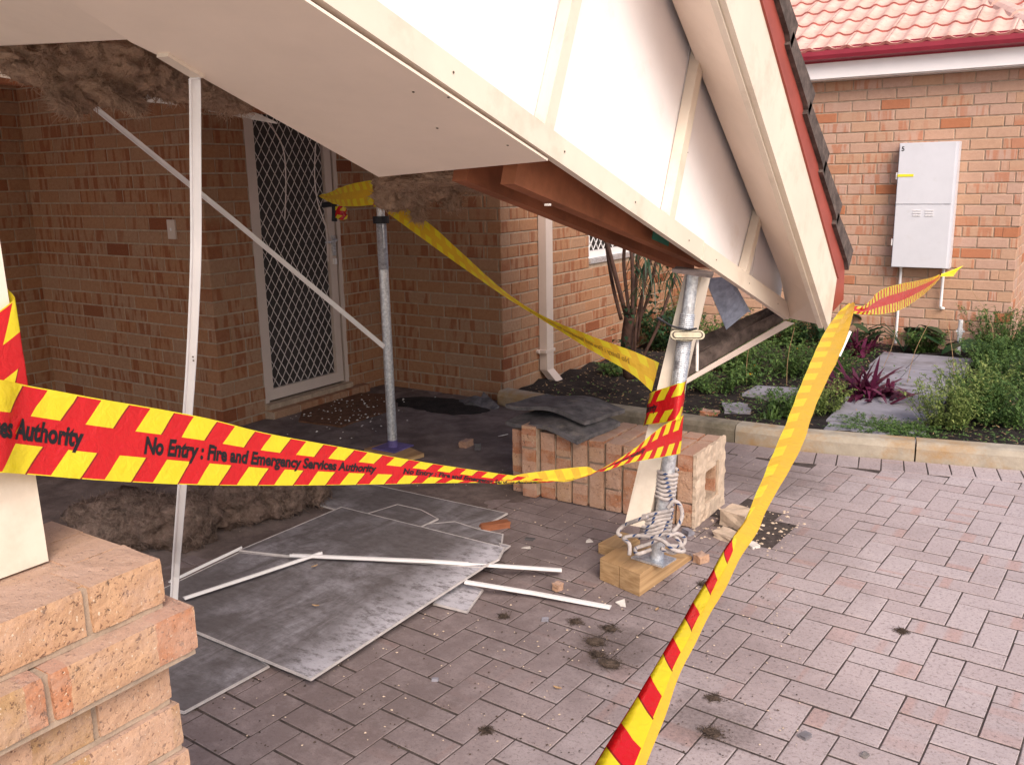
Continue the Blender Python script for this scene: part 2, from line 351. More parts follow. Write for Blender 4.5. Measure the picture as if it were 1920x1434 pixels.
# ---------------------------------------------------------------- bricks
def brick_verts(L, H, D, jit, seed):
    """front face at y=0 looking to -Y, body to +D; x in +-L/2, z in +-H/2; edges chamfered"""
    rr = random.Random(seed); c = .0035 if D > .05 else .0011
    def j(a=1): return rr.uniform(-jit, jit)*a
    v = []; q = []
    for (sx, sz) in ((-1, -1), (1, -1), (1, 1), (-1, 1)):
        v.append((sx*(L/2-c-abs(j())), j(.6), sz*(H/2-c-abs(j()))))
    for (sx, sz) in ((-1, -1), (1, -1), (1, 1), (-1, 1)):
        v.append((sx*(L/2+j(.4)), c+abs(j(.4)), sz*(H/2+j(.4))))
    for (sx, sz) in ((-1, -1), (1, -1), (1, 1), (-1, 1)):
        v.append((sx*L/2, D, sz*H/2))
    f = [(0, 1, 2, 3)]
    for i in range(4):
        k = (i+1) % 4; f.append((i, 4+i, 4+k, k)); f.append((4+i, 8+i, 8+k, 4+k))
    f.append((11, 10, 9, 8))
    bl = [(a/L, 0, b/H) for a, _, b in v]
    return v, f, bl
def rough_verts(L, H, D, seed):
    bm = bmesh.new(); bmesh.ops.create_cube(bm, size=1); n_ = 10 if L > .15 else 6
    bmesh.ops.subdivide_edges(bm, edges=[e for e in bm.edges if abs(e.verts[0].co.x-e.verts[1].co.x) > .5], cuts=n_)
    bmesh.ops.subdivide_edges(bm, edges=[e for e in bm.edges if abs(e.verts[0].co.z-e.verts[1].co.z) > .5], cuts=5)
    bmesh.ops.subdivide_edges(bm, edges=[e for e in bm.edges if abs(e.verts[0].co.y-e.verts[1].co.y) > .5], cuts=3)
    bmesh.ops.triangulate(bm, faces=bm.faces)
    vs, bl = [], []; r_ = .0032
    for v in bm.verts:
        q = Vector((v.co.x*L, v.co.y*D, v.co.z*H)); c_ = Vector((max(-L/2+r_, min(L/2-r_, q.x)), max(-D/2+r_, min(D/2, q.y)), max(-H/2+r_, min(H/2-r_, q.z))))
        if q.y < D/2-.001 and (q-c_).length > r_: q = c_+(q-c_).normalized()*r_
        nn_ = noise.noise(q*60+Vector((seed*3.1, 0, 0)))*.0011+noise.noise(q*160+Vector((seed, 5, 0)))*.0007+noise.noise(q*22+Vector((0, seed, 0)))*.0012
        d_ = Vector((v.co.x, v.co.y, v.co.z)).normalized()
        q += d_*nn_*1.3; vs.append((q.x, q.y+D/2, q.z)); bl.append((v.co.x, 0, v.co.z))
    f = [tuple(x.index for x in p.verts) for p in bm.faces]; bm.free(); return vs, f, bl
BM_CACHE = {}
def brick_mesh(kind, L, H, D, mat, var, jit=.0016):
    key = (kind, round(L, 3), round(H, 3), round(D, 3), mat, var)
    if key not in BM_CACHE:
        v, f, bl = rough_verts(L, H, D, var+L*7) if mat in ('brick_near', 'brick_fallen') and kind == 'brick' else brick_verts(L, H, D, jit, hash((var, round(L*1000))))
        me = bpy.data.meshes.new(kind); me.from_pydata(v, [], f)
        a = me.attributes.new('bl', 'FLOAT_VECTOR', 'POINT'); a.data.foreach_set('vector', [c for q in bl for c in q])
        a = me.attributes.new('bid', 'FLOAT', 'POINT'); a.data.foreach_set('value', [0.]*len(v))
        me.materials.append(MAT[mat]); BM_CACHE[key] = me
    return BM_CACHE[key]
def place_pieces(kind, recs, parent, mat, limit=290):
    """recs: (matrix, L, H, D). the ones that show largest become objects, the rest one stuff part"""
    sc = []
    for r in recs:
        u, v, z = proj(r[0].translation); n = (r[0].to_3x3() @ Vector((0, -1, 0)))
        vis = -60 < u < 1980 and -60 < v < 1490 and z > .2 and n.dot(CAM-r[0].translation) > 0
        sc.append(((0 if vis else 1), z if z > 0 else 99))
    order = sorted(range(len(recs)), key=lambda i: sc[i])
    pick = [i for i in order if sc[i][0] == 0][:limit]; rest = [i for i in order if i not in set(pick)]
    for i in pick:
        mt, L, H, D = recs[i]; o = link(kind, brick_mesh(kind, L, H, D, mat, i % 5), parent)
        o.matrix_parent_inverse = Matrix(); o.matrix_local = Matrix.Translation(-Vector(parent.location)) @ mt
    if rest:
        mb = MB()
        for i in rest:
            mt, L, H, D = recs[i]; v, f, bl = brick_verts(L, H, D, .0016, i % 5)
            mb.add([mt @ Vector(q) for q in v], f, bl=bl, bid=random.random())
        o = mb.build('upper_'+kind+'s' if kind == 'brick' else 'far_'+kind+'s', MAT[mat], parent, kind='stuff')
BH, BG, BL, BD = .076, .010, .230, .11
def wall(name, label, org, dirx, nrm, length, courses, ins=((0, 0), (0, 0)), opens=(), mat='brick', z0=.044, mod=.24, back=.2, k0=-1):
    """org: left end seen from outside; dirx along; nrm outward. ins[c%2]=(start,end) insets"""
    org = Vector((org[0], org[1], 0)); dx = Vector(dirx); nr = Vector(nrm)
    par = empty(name, org, label, 'brick wall')
    recs = []; BLm = mod-BG
    rot = Matrix((dx, -nr, Vector((0, 0, 1)))).transposed().to_4x4()
    for c in range(k0, courses):
        z = z0+c*(BH+BG)+BH/2+.005
        s, e = ins[c % 2]; x = s; end = length-e; first = True
        start_half = (s == 0 and c % 2 and ins[0][0] == 0 and ins[1][0] == 0)
        while x < end-.02:
            L = BLm
            if first and start_half: L = (mod/2)-BG
            first = False
            if x+L > end-.03: L = end-x
            a, b = x, x+L
            segs = [(a, b)]
            for (x0, x1, za, zb) in opens:
                if za-.03 < z < zb+.03:
                    ns = []
                    for (p, q) in segs:
                        if q <= x0 or p >= x1: ns.append((p, q)); continue
                        if p < x0-.02: ns.append((p, x0))
                        if q > x1+.02: ns.append((x1, q))
                    segs = ns
            for (p, q) in segs:
                if q-p < .015: continue
                mt = rot.copy(); mt.translation = org+dx*((p+q)/2)+Vector((0, 0, z))+nr*random.uniform(-.0015, .0015)
                mt = mt @ Matrix.Rotation(random.uniform(-.004, .004), 4, 'Y')
                recs.append((mt, round(q-p, 2) if abs(q-p-BLm) > .004 else BLm, BH, BD if True else .05))
            x += L+BG
    place_pieces('brick', recs, par, mat)
    # mortar backing, recessed 5 mm, with the openings cut out
    mb = MB(); zt = z0+courses*(BH+BG); zb = z0+k0*(BH+BG)-.05
    xs = sorted({0.0, length, *[o[0] for o in opens], *[o[1] for o in opens]})
    for a, b in zip(xs, xs[1:]):
        zz = [(zb, zt)]
        for (x0, x1, za, zc) in opens:
            if a >= x0-1e-6 and b <= x1+1e-6:
                zz = [(p, q) for (p, q) in ((zb, za), (zc, zt)) if q-p > .01]
        for p, q in zz:
            if a == 0.0: a = .012
            if b == length: b = length-.012
            A = org+dx*a-nr*.006+Vector((0, 0, p)); pts = [A, A+dx*(b-a), A+dx*(b-a)+Vector((0, 0, q-p)), A+Vector((0, 0, q-p))]
            mb.slab(pts, -nr*back)
    mb.build('mortar', MAT['mortar'], par)
    return par
NC = 28
C1X, C1Y = -1.124, -1.522
# corner insets: W1/door-wall corner C1 and W2/W3 corner C2 alternate headers
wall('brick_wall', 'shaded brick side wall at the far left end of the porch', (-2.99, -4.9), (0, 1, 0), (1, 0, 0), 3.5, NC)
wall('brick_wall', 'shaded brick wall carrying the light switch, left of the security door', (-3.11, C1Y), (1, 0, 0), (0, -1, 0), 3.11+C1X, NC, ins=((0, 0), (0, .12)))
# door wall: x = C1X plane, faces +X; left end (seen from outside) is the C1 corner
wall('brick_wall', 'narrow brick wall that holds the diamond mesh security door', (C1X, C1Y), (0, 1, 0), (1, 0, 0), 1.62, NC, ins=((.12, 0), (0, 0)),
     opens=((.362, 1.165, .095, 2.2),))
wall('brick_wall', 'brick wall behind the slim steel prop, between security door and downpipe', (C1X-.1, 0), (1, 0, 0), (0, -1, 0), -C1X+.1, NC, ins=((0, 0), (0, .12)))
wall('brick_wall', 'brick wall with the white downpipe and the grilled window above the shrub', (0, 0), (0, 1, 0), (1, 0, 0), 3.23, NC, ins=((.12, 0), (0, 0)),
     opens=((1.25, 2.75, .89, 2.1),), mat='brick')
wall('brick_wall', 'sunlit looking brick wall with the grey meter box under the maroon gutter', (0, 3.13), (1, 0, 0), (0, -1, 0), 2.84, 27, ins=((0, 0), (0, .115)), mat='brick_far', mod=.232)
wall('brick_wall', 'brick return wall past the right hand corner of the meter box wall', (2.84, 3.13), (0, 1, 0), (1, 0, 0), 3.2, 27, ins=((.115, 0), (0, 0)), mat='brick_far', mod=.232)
# house mass behind the walls so that nothing shows through
# ---------------------------------------------------------------- ground
mb = MB()
mb.add([(-60, -70, -.045), (70, -70, -.045), (70, 60, -.045), (-60, 60, -.045)], [(0, 1, 2, 3)])
g = mb.build('ground', MAT['bounce_ground']); g['kind'] = 'structure'
mb = MB(); mb.add([(-3.1, -5.7, -.0022), (5.7, -5.7, -.0022), (5.7, 1.0, -.0022), (-3.1, 1.0, -.0022)], [(0, 1, 2, 3)])
mb.build('joint_sand', MAT['joint'])['kind'] = 'structure'
# kerb line (front face), from the house corner round to the right
KP = [(.03, -.13), (.4, -.17), (.9, -.185), (1.4, -.2), (1.75, -.2), (2.12, -.18), (2.7, -.07), (3.25, .05), (4.2, .27), (6, .7)]
def ky(x):
    for (a, b), (c, d) in zip(KP, KP[1:]):
        if x <= c: return b+(d-b)*(x-a)/(c-a)
    return KP[-1][1]
# pavers ---------------------------------------------------------
pav = empty('paving', (0, 0, 0), None, None, kind='structure')
TH = R_(-3.0); CW = .1046; PO = Vector((2.690, -2.146, 0)); PX_ = Vector((math.cos(TH), math.sin(TH), 0)); PY_ = Vector((-math.sin(TH), math.cos(TH), 0))
near_r = (1.85, 2.33, -4.75, -4.25)
def inhole(x, y): return 2.1 < x < 2.42 and -1.55 < y < -1.17
recs = []
def flat(cx, cy, ang, L, W):
    mt = Matrix.Translation((cx, cy, random.uniform(-.0007, .0007))) @ Matrix.Rotation(ang+random.gauss(0, .006), 4, 'Z') @ Matrix.Rotation(R_(-90)+random.gauss(0, .003), 4, 'X')
    return (mt, L+.0008, W+.0008, .035)
for i in range(-60, 36):
    for j in range(-42, 42):
        mo = (i+j) % 4
        if mo == 0: cx, cy, a = i+1, j+.5, TH
        elif mo == 2: cx, cy, a = i+.5, j+1, TH+math.pi/2
        else: continue
        P = PO+PX_*(cx*CW)+PY_*(cy*CW)
        if not (-3.0 < P.x < 5.6 and -5.6 < P.y < .9): continue
        if inhole(P.x, P.y): continue
        if P.x < 0.02 and P.y > -.03: continue
        if P.x < C1X and P.y > C1Y-.03: continue
        if P.x > 0 and P.y > ky(P.x)-(.225 if P.x > .9 else .06): continue
        recs.append(flat(P.x, P.y, a, .2035, .0955) if mo == 0 else flat(P.x, P.y, a, .2000, .0992))
# soldier course against the kerb
x = 1.0
while x < 5.4:
    y = ky(x+.05); y2 = ky(x+.1); a = math.atan2(y2-y, .05)
    q_ = flat(x+.05, y-.11, a+math.pi/2, .2, .1045); q_[0].translation.z = .0022; recs.append(q_); x += .112*math.cos(a)
place_pieces('paver', recs, pav, 'paver', 298)
# trodden soil and dust over the porch floor, thinning out towards the drive
mb = MB(); nx, ny = 150, 120; vs = []; X0_, X1_, Y0_, Y1_ = -2.97, 2.9, -4.2, -.02
for i in range(nx+1):
    for j in range(ny+1):
        x_ = X0_+(X1_-X0_)*i/nx; y = Y0_+(Y1_-Y0_)*j/ny
        e_ = (.80*x_-.20*y-1.05)+(noise.fractal(Vector((x_*1.6, y*1.6, 2)), 1, 2, 4))*.55
        z = .006-.012*max(0, min(1, (e_+.5)/1.0))+.0035*noise.fractal(Vector((x_*9, y*9, 7)), .8, 2, 3)
        if y > -.09 or (x_ < C1X+.02 and y > C1Y-.03): z = min(z, .0)
        vs.append((x_, y, z))
mb.add(vs, [(i*(ny+1)+j, (i+1)*(ny+1)+j, (i+1)*(ny+1)+j+1, i*(ny+1)+j+1) for i in range(nx) for j in range(ny)])
mb.build('floor_dust', MAT['dust'], kind='stuff', smooth=True)
# ---------------------------------------------------------------- kerb
ke = empty('garden_kerb', (1.5, -.1, 0), 'long limestone coloured garden kerb along the edge of the paving', 'kerb')
def kerbseg(x0, x1, mat):
    n = 8; prof = [(0, -.02), (0, .07), (.012, .098), (.03, .105), (.115, .105), (.12, -.02)]; mb = MB(); vs = []
    for i in range(n+1):
        x = x0+(x1-x0)*i/n; y = ky(x); s = (ky(x+.02)-ky(x-.02))/.04; nn = Vector((-s, 1, 0)).normalized()
        for (d, z) in prof: vs.append(Vector((x, y, z))+nn*d)
    k = len(prof); fs = [(i*k+j, (i+1)*k+j, (i+1)*k+j+1, i*k+j+1) for i in range(n) for j in range(k-1)]+[tuple(range(k)), tuple(range(n*k+k-1, n*k-1, -1))]
    mb.add(vs, fs); return mb.build('kerb_stone', mat, ke)
for a, b, mt in ((.03, .86, 'kerb'), (.866, 1.74, 'kerb2'), (1.746, 2.694, 'kerb'), (2.702, 3.66, 'kerb'), (3.667, 4.6, 'kerb'), (4.607, 5.9, 'kerb')):
    kerbseg(a, b, MAT[mt])
# soil bed
mb = MB(); nx, ny = 60, 40; vs = []
for i in range(nx+1):
    for j in range(ny+1):
        x = .0+6.0*i/nx; y0 = ky(x)+.115; y = y0+(3.14-y0)*j/ny if x < 2.85 else y0+(7-y0)*j/ny
        vs.append((x, y, .045+.035*noise.fractal(Vector((x*3, y*3, 0)), 1, 2, 4)))
mb.add(vs, [(i*(ny+1)+j, (i+1)*(ny+1)+j, (i+1)*(ny+1)+j+1, i*(ny+1)+j+1) for i in range(nx) for j in range(ny)])
mb.build('soil', MAT['soil'], smooth=True)['kind'] = 'structure'
# slab path
pt = empty('garden_path', (2.35, 1.5, .05), None, None, kind='structure')
rows = [(-.02, .31), (.33, .93), (.95, 1.50), (1.52, 2.08), (2.10, 2.72)]
for r, (a, b) in enumerate(rows):
    xl = 2.19-.045*r-.02; xr = 2.70-.02*r
    segs = [(xl, xr)] if r in (0, 1) else [(xl, xr)] if r == 2 else [(xl, (xl+xr)/2-.05), ((xl+xr)/2-.04, xr+.04)]
    for (p, q) in segs:
        mb = MB(); z = .068+random.uniform(-.006, .004); pts = [(p, max(a, ky(p)+.13) if r == 0 else a, z), (q, max(a, ky(q)+.13) if r == 0 else a, z), (q-.01, b, z+random.uniform(-.004, .004)), (p-.012, b, z)]
        mb.slab(pts, (0, 0, -.04)); mb.build('paving_slab', MAT['slab'], pt)
for (u0, v0, u1, v1) in ((1400, 728, 1490, 740),):
    c = G((u0+u1)/2, (v0+v1)/2, .08); mb = MB(); mb.slab([c+Vector(q) for q in ((-.15, -.14, 0), (.16, -.12, .01), (.14, .16, .01), (-.14, .14, 0))], (0, 0, -.04)); mb.build('paving_slab', MAT['slab'], pt)
# ---------------------------------------------------------------- door
dr = empty('security_door', (C1X, -.76, .1), 'cream framed security screen door with white diamond mesh', 'door')
Y0, Y1, ZB, ZT = -1.16, -.357, .098, 2.14
xf = C1X-.012
mb = MB(); mb.aabb((xf-.05, Y0, ZB), (xf+.004, Y0+.035, ZT)); mb.aabb((xf-.05, Y1-.035, ZB), (xf+.004, Y1, ZT)); mb.aabb((xf-.05, Y0+.035, ZT-.035), (xf+.004, Y1-.035, ZT)); mb.build('door_jamb', MAT['frame'], dr)
mb = MB(); a, b = Y0+.038, Y1-.05
mb.aabb((xf-.03, a, ZB+.012), (xf-.002, a+.045, ZT-.04)); mb.aabb((xf-.03, b-.065, ZB+.012), (xf-.002, b, ZT-.04))
mb.aabb((xf-.03, a+.045, ZB+.012), (xf-.002, b-.065, ZB+.085)); mb.aabb((xf-.03, a+.045, ZT-.1), (xf-.002, b-.065, ZT-.04)); mb.build('door_frame', MAT['frame'], dr)
mb = MB(); mb.aabb((xf-.04, a, ZB), (xf-.032, b, ZT-.04)); mb.build('fly_screen', MAT['screen_door'], dr)
def diamonds(mb, ay, by, az, bz, x, pw, ph, r, axis='y'):
    # expanded metal: wavy strands running up, touching their neighbours
    n = int((by-ay)/pw)+2; st = 5
    for i in range(-1, n+1):
        for s in (1, -1):
            pts = []; z = az; k = 0
            while z <= bz+1e-6:
                ph_ = (z-az)/ph; cs = math.cos(math.pi*ph_); q = .8*math.asin(max(-1, min(1, cs)))*2/math.pi+.2*cs
                yy = ay+(i+.5)*pw+s*q*pw/2
                if ay <= yy <= by: pts.append((x, yy, z))
                else:
                    if len(pts) > 1: mb.tube(pts, r, 4, False, False)
                    pts = []
                z += ph/st
            if len(pts) > 1: mb.tube(pts, r, 4, False, False)
mb = MB(); diamonds(mb, a+.045, b-.065, ZB+.085, ZT-.1, xf-.018, .0665, .104, .003); mb.build('diamond_mesh', MAT['grille'], dr)
mb = MB(); mb.aabb((xf-.002, b-.045, 1.02), (xf+.012, b-.012, 1.16)); mb.tube(spline([(xf+.01, b-.03, 1.13), (xf+.05, b-.035, 1.13), (xf+.055, b-.09, 1.12), (xf+.05, b-.15, 1.12)], 4), .008, 6, True, False); mb.build('handle', MAT['galv'], dr)
mb = MB(); mb.aabb((xf-.002, b-.04, .96), (xf+.02, b-.018, 1.0)); mb.build('lock', MAT['white'], dr)
mb = MB(); mb.aabb((C1X-.08, Y0+.002, -.02), (C1X+.028, Y1+.0, .092)); mb.build('door_sill', MAT['mortar'], dr)
mb = MB(); mb.aabb((C1X-.16, Y0, ZB), (C1X-.12, Y1, ZT)); mb.build('inner_door', MAT['dark'], dr)
sb = empty('door_step', (C1X+.08, -.78, 0), 'low brick step under the security door', 'step')
rr = []
yy = -1.17
while yy < -.30:
    mt = Matrix.Translation((C1X+.085, yy+.115, .03)) @ Matrix.Rotation(R_(90), 4, 'Z'); rr.append((mt, .225, .056, .075)); yy += .235
place_pieces('brick', rr, sb, 'brick')
mb = MB(); mb.aabb((C1X+.003, -1.18, -.01), (C1X+.08, -.30, .05)); mb.build('mortar', MAT['mortar'], sb)
# light switch
sw = empty('light_switch', (-1.434, -1.53, 1.26), 'small cream light switch plate on the shaded brick wall', 'light switch')
mb = MB(); mb.aabb((-1.472, -1.534, 1.2), (-1.396, -1.524, 1.318)); mb.build('plate', MAT['frame'], sw)
mb = MB(); mb.aabb((-1.442, -1.538, 1.25), (-1.426, -1.5345, 1.268)); mb.build('rocker', MAT['white'], sw)
# downpipe
dp = empty('downpipe', (.04, .57, 0), 'cream square downpipe on the brick corner beside the garden', 'downpipe')
def rect_path(mb, pts, hw, hd, xdir=(1, 0, 0), ydir=(0, 1, 0)):
    vs = []; X = Vector(xdir)*hd; Y = Vector(ydir)*hw
    for p in pts:
        p = Vector(p); vs += [p-X-Y, p+X-Y, p+X+Y, p-X+Y]
    fs = [(4*i+j, 4*i+(j+1) % 4, 4*i+4+(j+1) % 4, 4*i+4+j) for i in range(len(pts)-1) for j in range(4)]+[(3, 2, 1, 0), tuple(range(4*len(pts)-4, 4*len(pts)))]
    mb.add(vs, fs)
mb = MB(); rect_path(mb, [(.037, .52, 2.4), (.037, .52, .14), (.10, .56, .045)], .047, .032); mb.build('pipe', MAT['frame'], dp)
for z in (.27, 1.9):
    mb = MB(); mb.aabb((.002, .452, z), (.073, .588, z+.022)); mb.tube([(.001, .448, z+.01), (.02, .448, z+.01)], .016, 10, True, False); mb.build('pipe_bracket', MAT['frame'], dp)
# window on the plant wall
wi = empty('window', (0, 2, .9), 'white framed window with diamond security grille behind the shrub stems', 'window')
wy0, wy1, wz0, wz1 = 1.252, 2.748, .892, 2.098
mb = MB()
for a_, b_ in (((-.06, wy0, wz0), (-.012, wy1, wz0+.055)), ((-.06, wy0, wz1-.05), (-.012, wy1, wz1)), ((-.06, wy0, wz0+.055), (-.012, wy0+.03, wz1-.05)), ((-.06, wy1-.04, wz0+.055), (-.012, wy1, wz1-.05))): mb.aabb(a_, b_)
mb.build('window_frame', MAT['white'], wi)
mb = MB(); mb.aabb((-.07, wy0+.03, wz0+.055), (-.062, wy1-.04, wz1-.05)); mb.build('glass_pane', MAT['dark'], wi)
mb = MB(); diamonds(mb, wy0+.04, wy1-.05, wz0+.06, wz1-.06, -.03, .085, .105, .004); mb.build('diamond_grille', MAT['white'], wi)
mb = MB(); mb.aabb((-.08, wy0-.0, wz0-.04), (.012, wy1, wz0-.002)); mb.build('sill', MAT['galv'], wi)
# meter box
me_ = empty('meter_box', (2.15, 3.0, .74), 'pale grey electricity meter box numbered 5 on the far brick wall', 'meter box')
X0, X1, YF, YB = 1.93, 2.375, 3.0, 3.124
mb = MB(); mb.aabb((X0, YF+.006, .742), (X1, YB, 1.748)); mb.build('box_body', MAT['box_g'], me_)
for nm, z0_, z1_ in (('upper_door', 1.262, 1.744), ('lower_door', .746, 1.255)):
    mb = MB(); mb.aabb((X0+.006, YF-.006, z0_), (X1-.022, YF+.005, z1_)); mb.build(nm, MAT['box_g'], me_)
for (x_, z_) in ((2.07, 0), (2.07, 1), (2.07, 2), (2.165, 0), (2.165, 1), (2.165, 2)):
    mb = MB(); mb.aabb((x_, YF-.0115, 1.165+.02*z_), (x_+.062, YF-.0065, 1.171+.02*z_)); mb.build('vent_slat', MAT['white'], me_)
for z_ in (1.46, .92):
    mb = MB(); mb.aabb((X0-.012, YF+.002, z_), (X0-.001, YF+.03, z_+.055)); mb.build('hinge', MAT['white'], me_)
mb = MB(); mb.aabb((X0+.003, YF-.0095, 1.48), (X0+.125, YF-.0068, 1.5)); mb.build('yellow_sticker', MAT['yellow'], me_)
def text_mesh(body, size, shear=0., bold=0.0, sx=1.0):
    cu = bpy.data.curves.new('t', 'FONT'); cu.body = body; cu.size = size; cu.shear = shear; cu.offset = bold; cu.resolution_u = 3
    o = bpy.data.objects.new('t', cu); COL.objects.link(o); dg = bpy.context.evaluated_depsgraph_get()
    me = bpy.data.meshes.new_from_object(o.evaluated_get(dg)); COL.objects.unlink(o); bpy.data.objects.remove(o)
    v = [(a.co.x*sx, a.co.y) for a in me.vertices]; f = [tuple(p.vertices) for p in me.polygons]; bpy.data.meshes.remove(me); return v, f
v, f = text_mesh('5', .05, 0, .0012)
mb = MB(); mb.add([(X0+.018+a, YF-.0075, 1.685+b) for a, b in v], f); mb.build('number', MAT['ink'], me_)
for i, (x_, zt, zb, lab) in enumerate(((1.995, .742, .08, 'thin white conduit running down from the left underside of the meter box'), (2.325, .742, .40, 'short white conduit bent into the wall under the right of the meter box'))):
    mb = MB(); pts = [(x_, 3.09, zt), (x_, 3.09, zb)]
    if i: pts = [(x_, 3.09, zt), (x_, 3.09, zb+.02), (x_+.004, 3.10, zb+.004), (x_+.02, 3.125, zb)]
    mb.tube(pts, .0115, 10, True, False); tag(mb.build('conduit', MAT['pipe_w'], smooth=False), lab, 'conduit')
tp = empty('garden_tap_pipe', (2.5, 3.0, .05), 'short white pipe with a collar standing at the foot of the meter box wall', 'pipe')
mb = MB(); mb.tube([(2.5, 3.0, .05), (2.498, 3.0, .33)], .017, 10, True, False); mb.build('pipe', MAT['pipe_w'], tp)
mb = MB(); mb.tube([(2.499, 3.0, .21), (2.499, 3.0, .26)], .022, 10, True, False); mb.aabb((2.47, 2.985, .23), (2.535, 3.0, .245)); mb.build('collar', MAT['pipe_w'], tp)
# ---------------------------------------------------------------- far roof
fr = empty('tiled_roof', (1.5, 2.9, 2.4), 'sunlit pink concrete tile roof over the meter box wall', 'roof')
mb = MB(); mb.aabb((-.4, 2.965, 2.292), (3.35, 2.985, 2.43)); mb.build('fascia', MAT['white_panel'], fr)
mb = MB(); mb.aabb((-.4, 2.986, 2.282), (3.35, 3.14, 2.291)); mb.build('eave_lining', MAT['white'], fr)
pr = [(0, 0), (0, .012), (-.085, .022), (-.1, .05), (-.105, .085), (-.098, .1), (-.102, .112), (-.09, .112), (-.085, .1)]
mb = MB(); n = len(pr); vs = [(x_, 2.962+a, 2.418+b) for x_ in (-.4, 3.35) for a, b in pr]
mb.add(vs, [(j, j+1, n+j+1, n+j) for j in range(n-1)]+[(0, n, n-1+n, n-1)]); mb.build('gutter', MAT['maroon'], fr)
SL = math.atan(.466)
def tile_mesh(name, cover=.3, gauge=.345, rolls=2, th=.024, amp=.018, nx=16, ov=.03, mats=('tile_red',)):
    """local x across, y up the slope, z normal; front edge at y=0"""
    mb = MB(); top = []; 
    for j, y in enumerate((0, gauge+ov)):
        for i in range(nx+1):
            x_ = cover*i/nx; p = (i/nx*rolls) % 1; z = amp*max(-.35, math.cos(2*math.pi*p))+(.012 if j == 0 else -.004)
            top.append((x_, y+(.0), z+.018))
    vs = top+[(a, b, c-th) for a, b, c in top]; k = nx+1
    fs = [(i, i+1, k+i+1, k+i) for i in range(nx)]+[(2*k+i+1, 2*k+i, 3*k+i, 3*k+i+1) for i in range(nx)]
    fs += [(i+1, i, 2*k+i, 2*k+i+1) for i in range(nx)]+[(0, k, 3*k, 2*k), (nx, 2*k+nx, 3*k+nx, k+nx), ]
    me = bpy.data.meshes.new(name); me.from_pydata(vs, [], fs); me.materials.append(MAT[mats[0]])
    me.polygons.foreach_set('use_smooth', [i < 2*nx for i in range(len(fs))])
    if len(mats) > 1:
        me.materials.append(MAT[mats[1]]); me.polygons.foreach_set('material_index', [1 if 2*nx <= i < 3*nx else 0 for i in range(len(fs))])
    return me
def faded():
    k = M('faded_tile', .75, .3); p = k.pos(); c = k.mix(k.ramp(k.noise(p, 5, 6, .7), .35, .65), (.54, .31, .26), (.68, .46, .40))
    c = k.mix(k.ramp(k.noise(p, 28, 6, .7), .56, .68, 0, .6), c, (.3, .12, .12))
    c = k.mix(k.N('ShaderNodeObjectInfo').outputs['Random'], c, (.66, .42, .34)); k.put(k.n['Mix.002' if 'Mix.002' in k.n else 'Mix'].inputs[0], k.math('MULTIPLY', k.N('ShaderNodeObjectInfo').outputs['Random'], .35))
    k.color(c); k.bump(k.noise(p, 90, 4), .4, .002); return k.m
MAT['tile_faded'] = faded()
tm = tile_mesh('roof_tile', mats=('tile_faded', 'tile_red'))  # butt faces take the darker tile, their shade put into the colour
def hipx(y): return 2.84-(y-2.88)/1.68
rotT = Matrix.Rotation(SL, 4, 'X')
for r in range(14):
    y = 2.862+r*.345*math.cos(SL); z = 2.49+r*.345*math.sin(SL)
    for c in range(13):
        x_ = -.3+c*.3+random.uniform(-.003, .003)
        if x_ > hipx(y)-.05: continue
        o = link('roof_tile', tm, fr); o.matrix_parent_inverse = Matrix(); o.matrix_local = Matrix.Translation(Vector((x_, y, z))-Vector(fr.location)) @ Matrix.Rotation(random.gauss(0, .004), 4, 'Z') @ rotT
mb = MB(); mb.slab([(-.4, 2.9, 2.47), (hipx(2.9)+.25, 2.9, 2.47), (-.2, 8.2, 4.94), (-.4, 8.2, 4.94)], (0, .01, -.03)); mb.slab([(hipx(2.9)+.28, 2.93, 2.46), (3.3, 8, 2.46), (-.2, 8.2, 4.9)], (0, 0, -.03)); mb.build('roof_deck', MAT['timber'], fr)
for k_ in range(12):
    y = 2.93+k_*.3; mb = MB(); A = Vector((hipx(y)+.07, y, 2.50+(y-2.88)*.466+.025)); y2 = y+.33; B = Vector((hipx(y2)+.07, y2, 2.50+(y2-2.88)*.466+.015))
    vs = []; d = (B-A).normalized(); s = d.cross(Vector((0, 0, 1))).normalized(); n_ = s.cross(d)
    for P, rr_ in ((A, .085), (B, .075)):
        for q in range(7):
            g_ = math.pi*q/6; vs.append(P+s*math.cos(g_)*rr_+n_*math.sin(g_)*rr_*.8-n_*.03)
    mb.add(vs, [(q, q+1, 7+q+1, 7+q) for q in range(6)]+[(0, 1, 2, 3, 4, 5, 6)]); mb.build('hip_tile', MAT['tile_faded'], fr)
# main house eaves (above the frame, over the shaded walls)
he = empty('house_eaves', (0, 0, 2.45), 'main house roof edge above the brick walls behind the porch', 'roof')
mb = MB(); mb.slab([(-3.6, -1.5, 2.46), (C1X, -1.5, 2.46), (C1X, 0, 2.46), (.35, 0, 2.46), (.35, 3.0, 2.46), (-3.6, 3.0, 2.46)], (0, 0, .05)); mb.build('eave_lining', MAT['cream_soffit'], he)
mb = MB(); mb.slab([(-3.7, -1.9, 2.52), (.45, -1.9, 2.52), (.45, 3.0, 2.52), (-1.6, 3.0, 3.4), (-3.7, 3.0, 3.4)], (0, 0, .05)); mb.build('roof_deck', MAT['tile_red'], he)
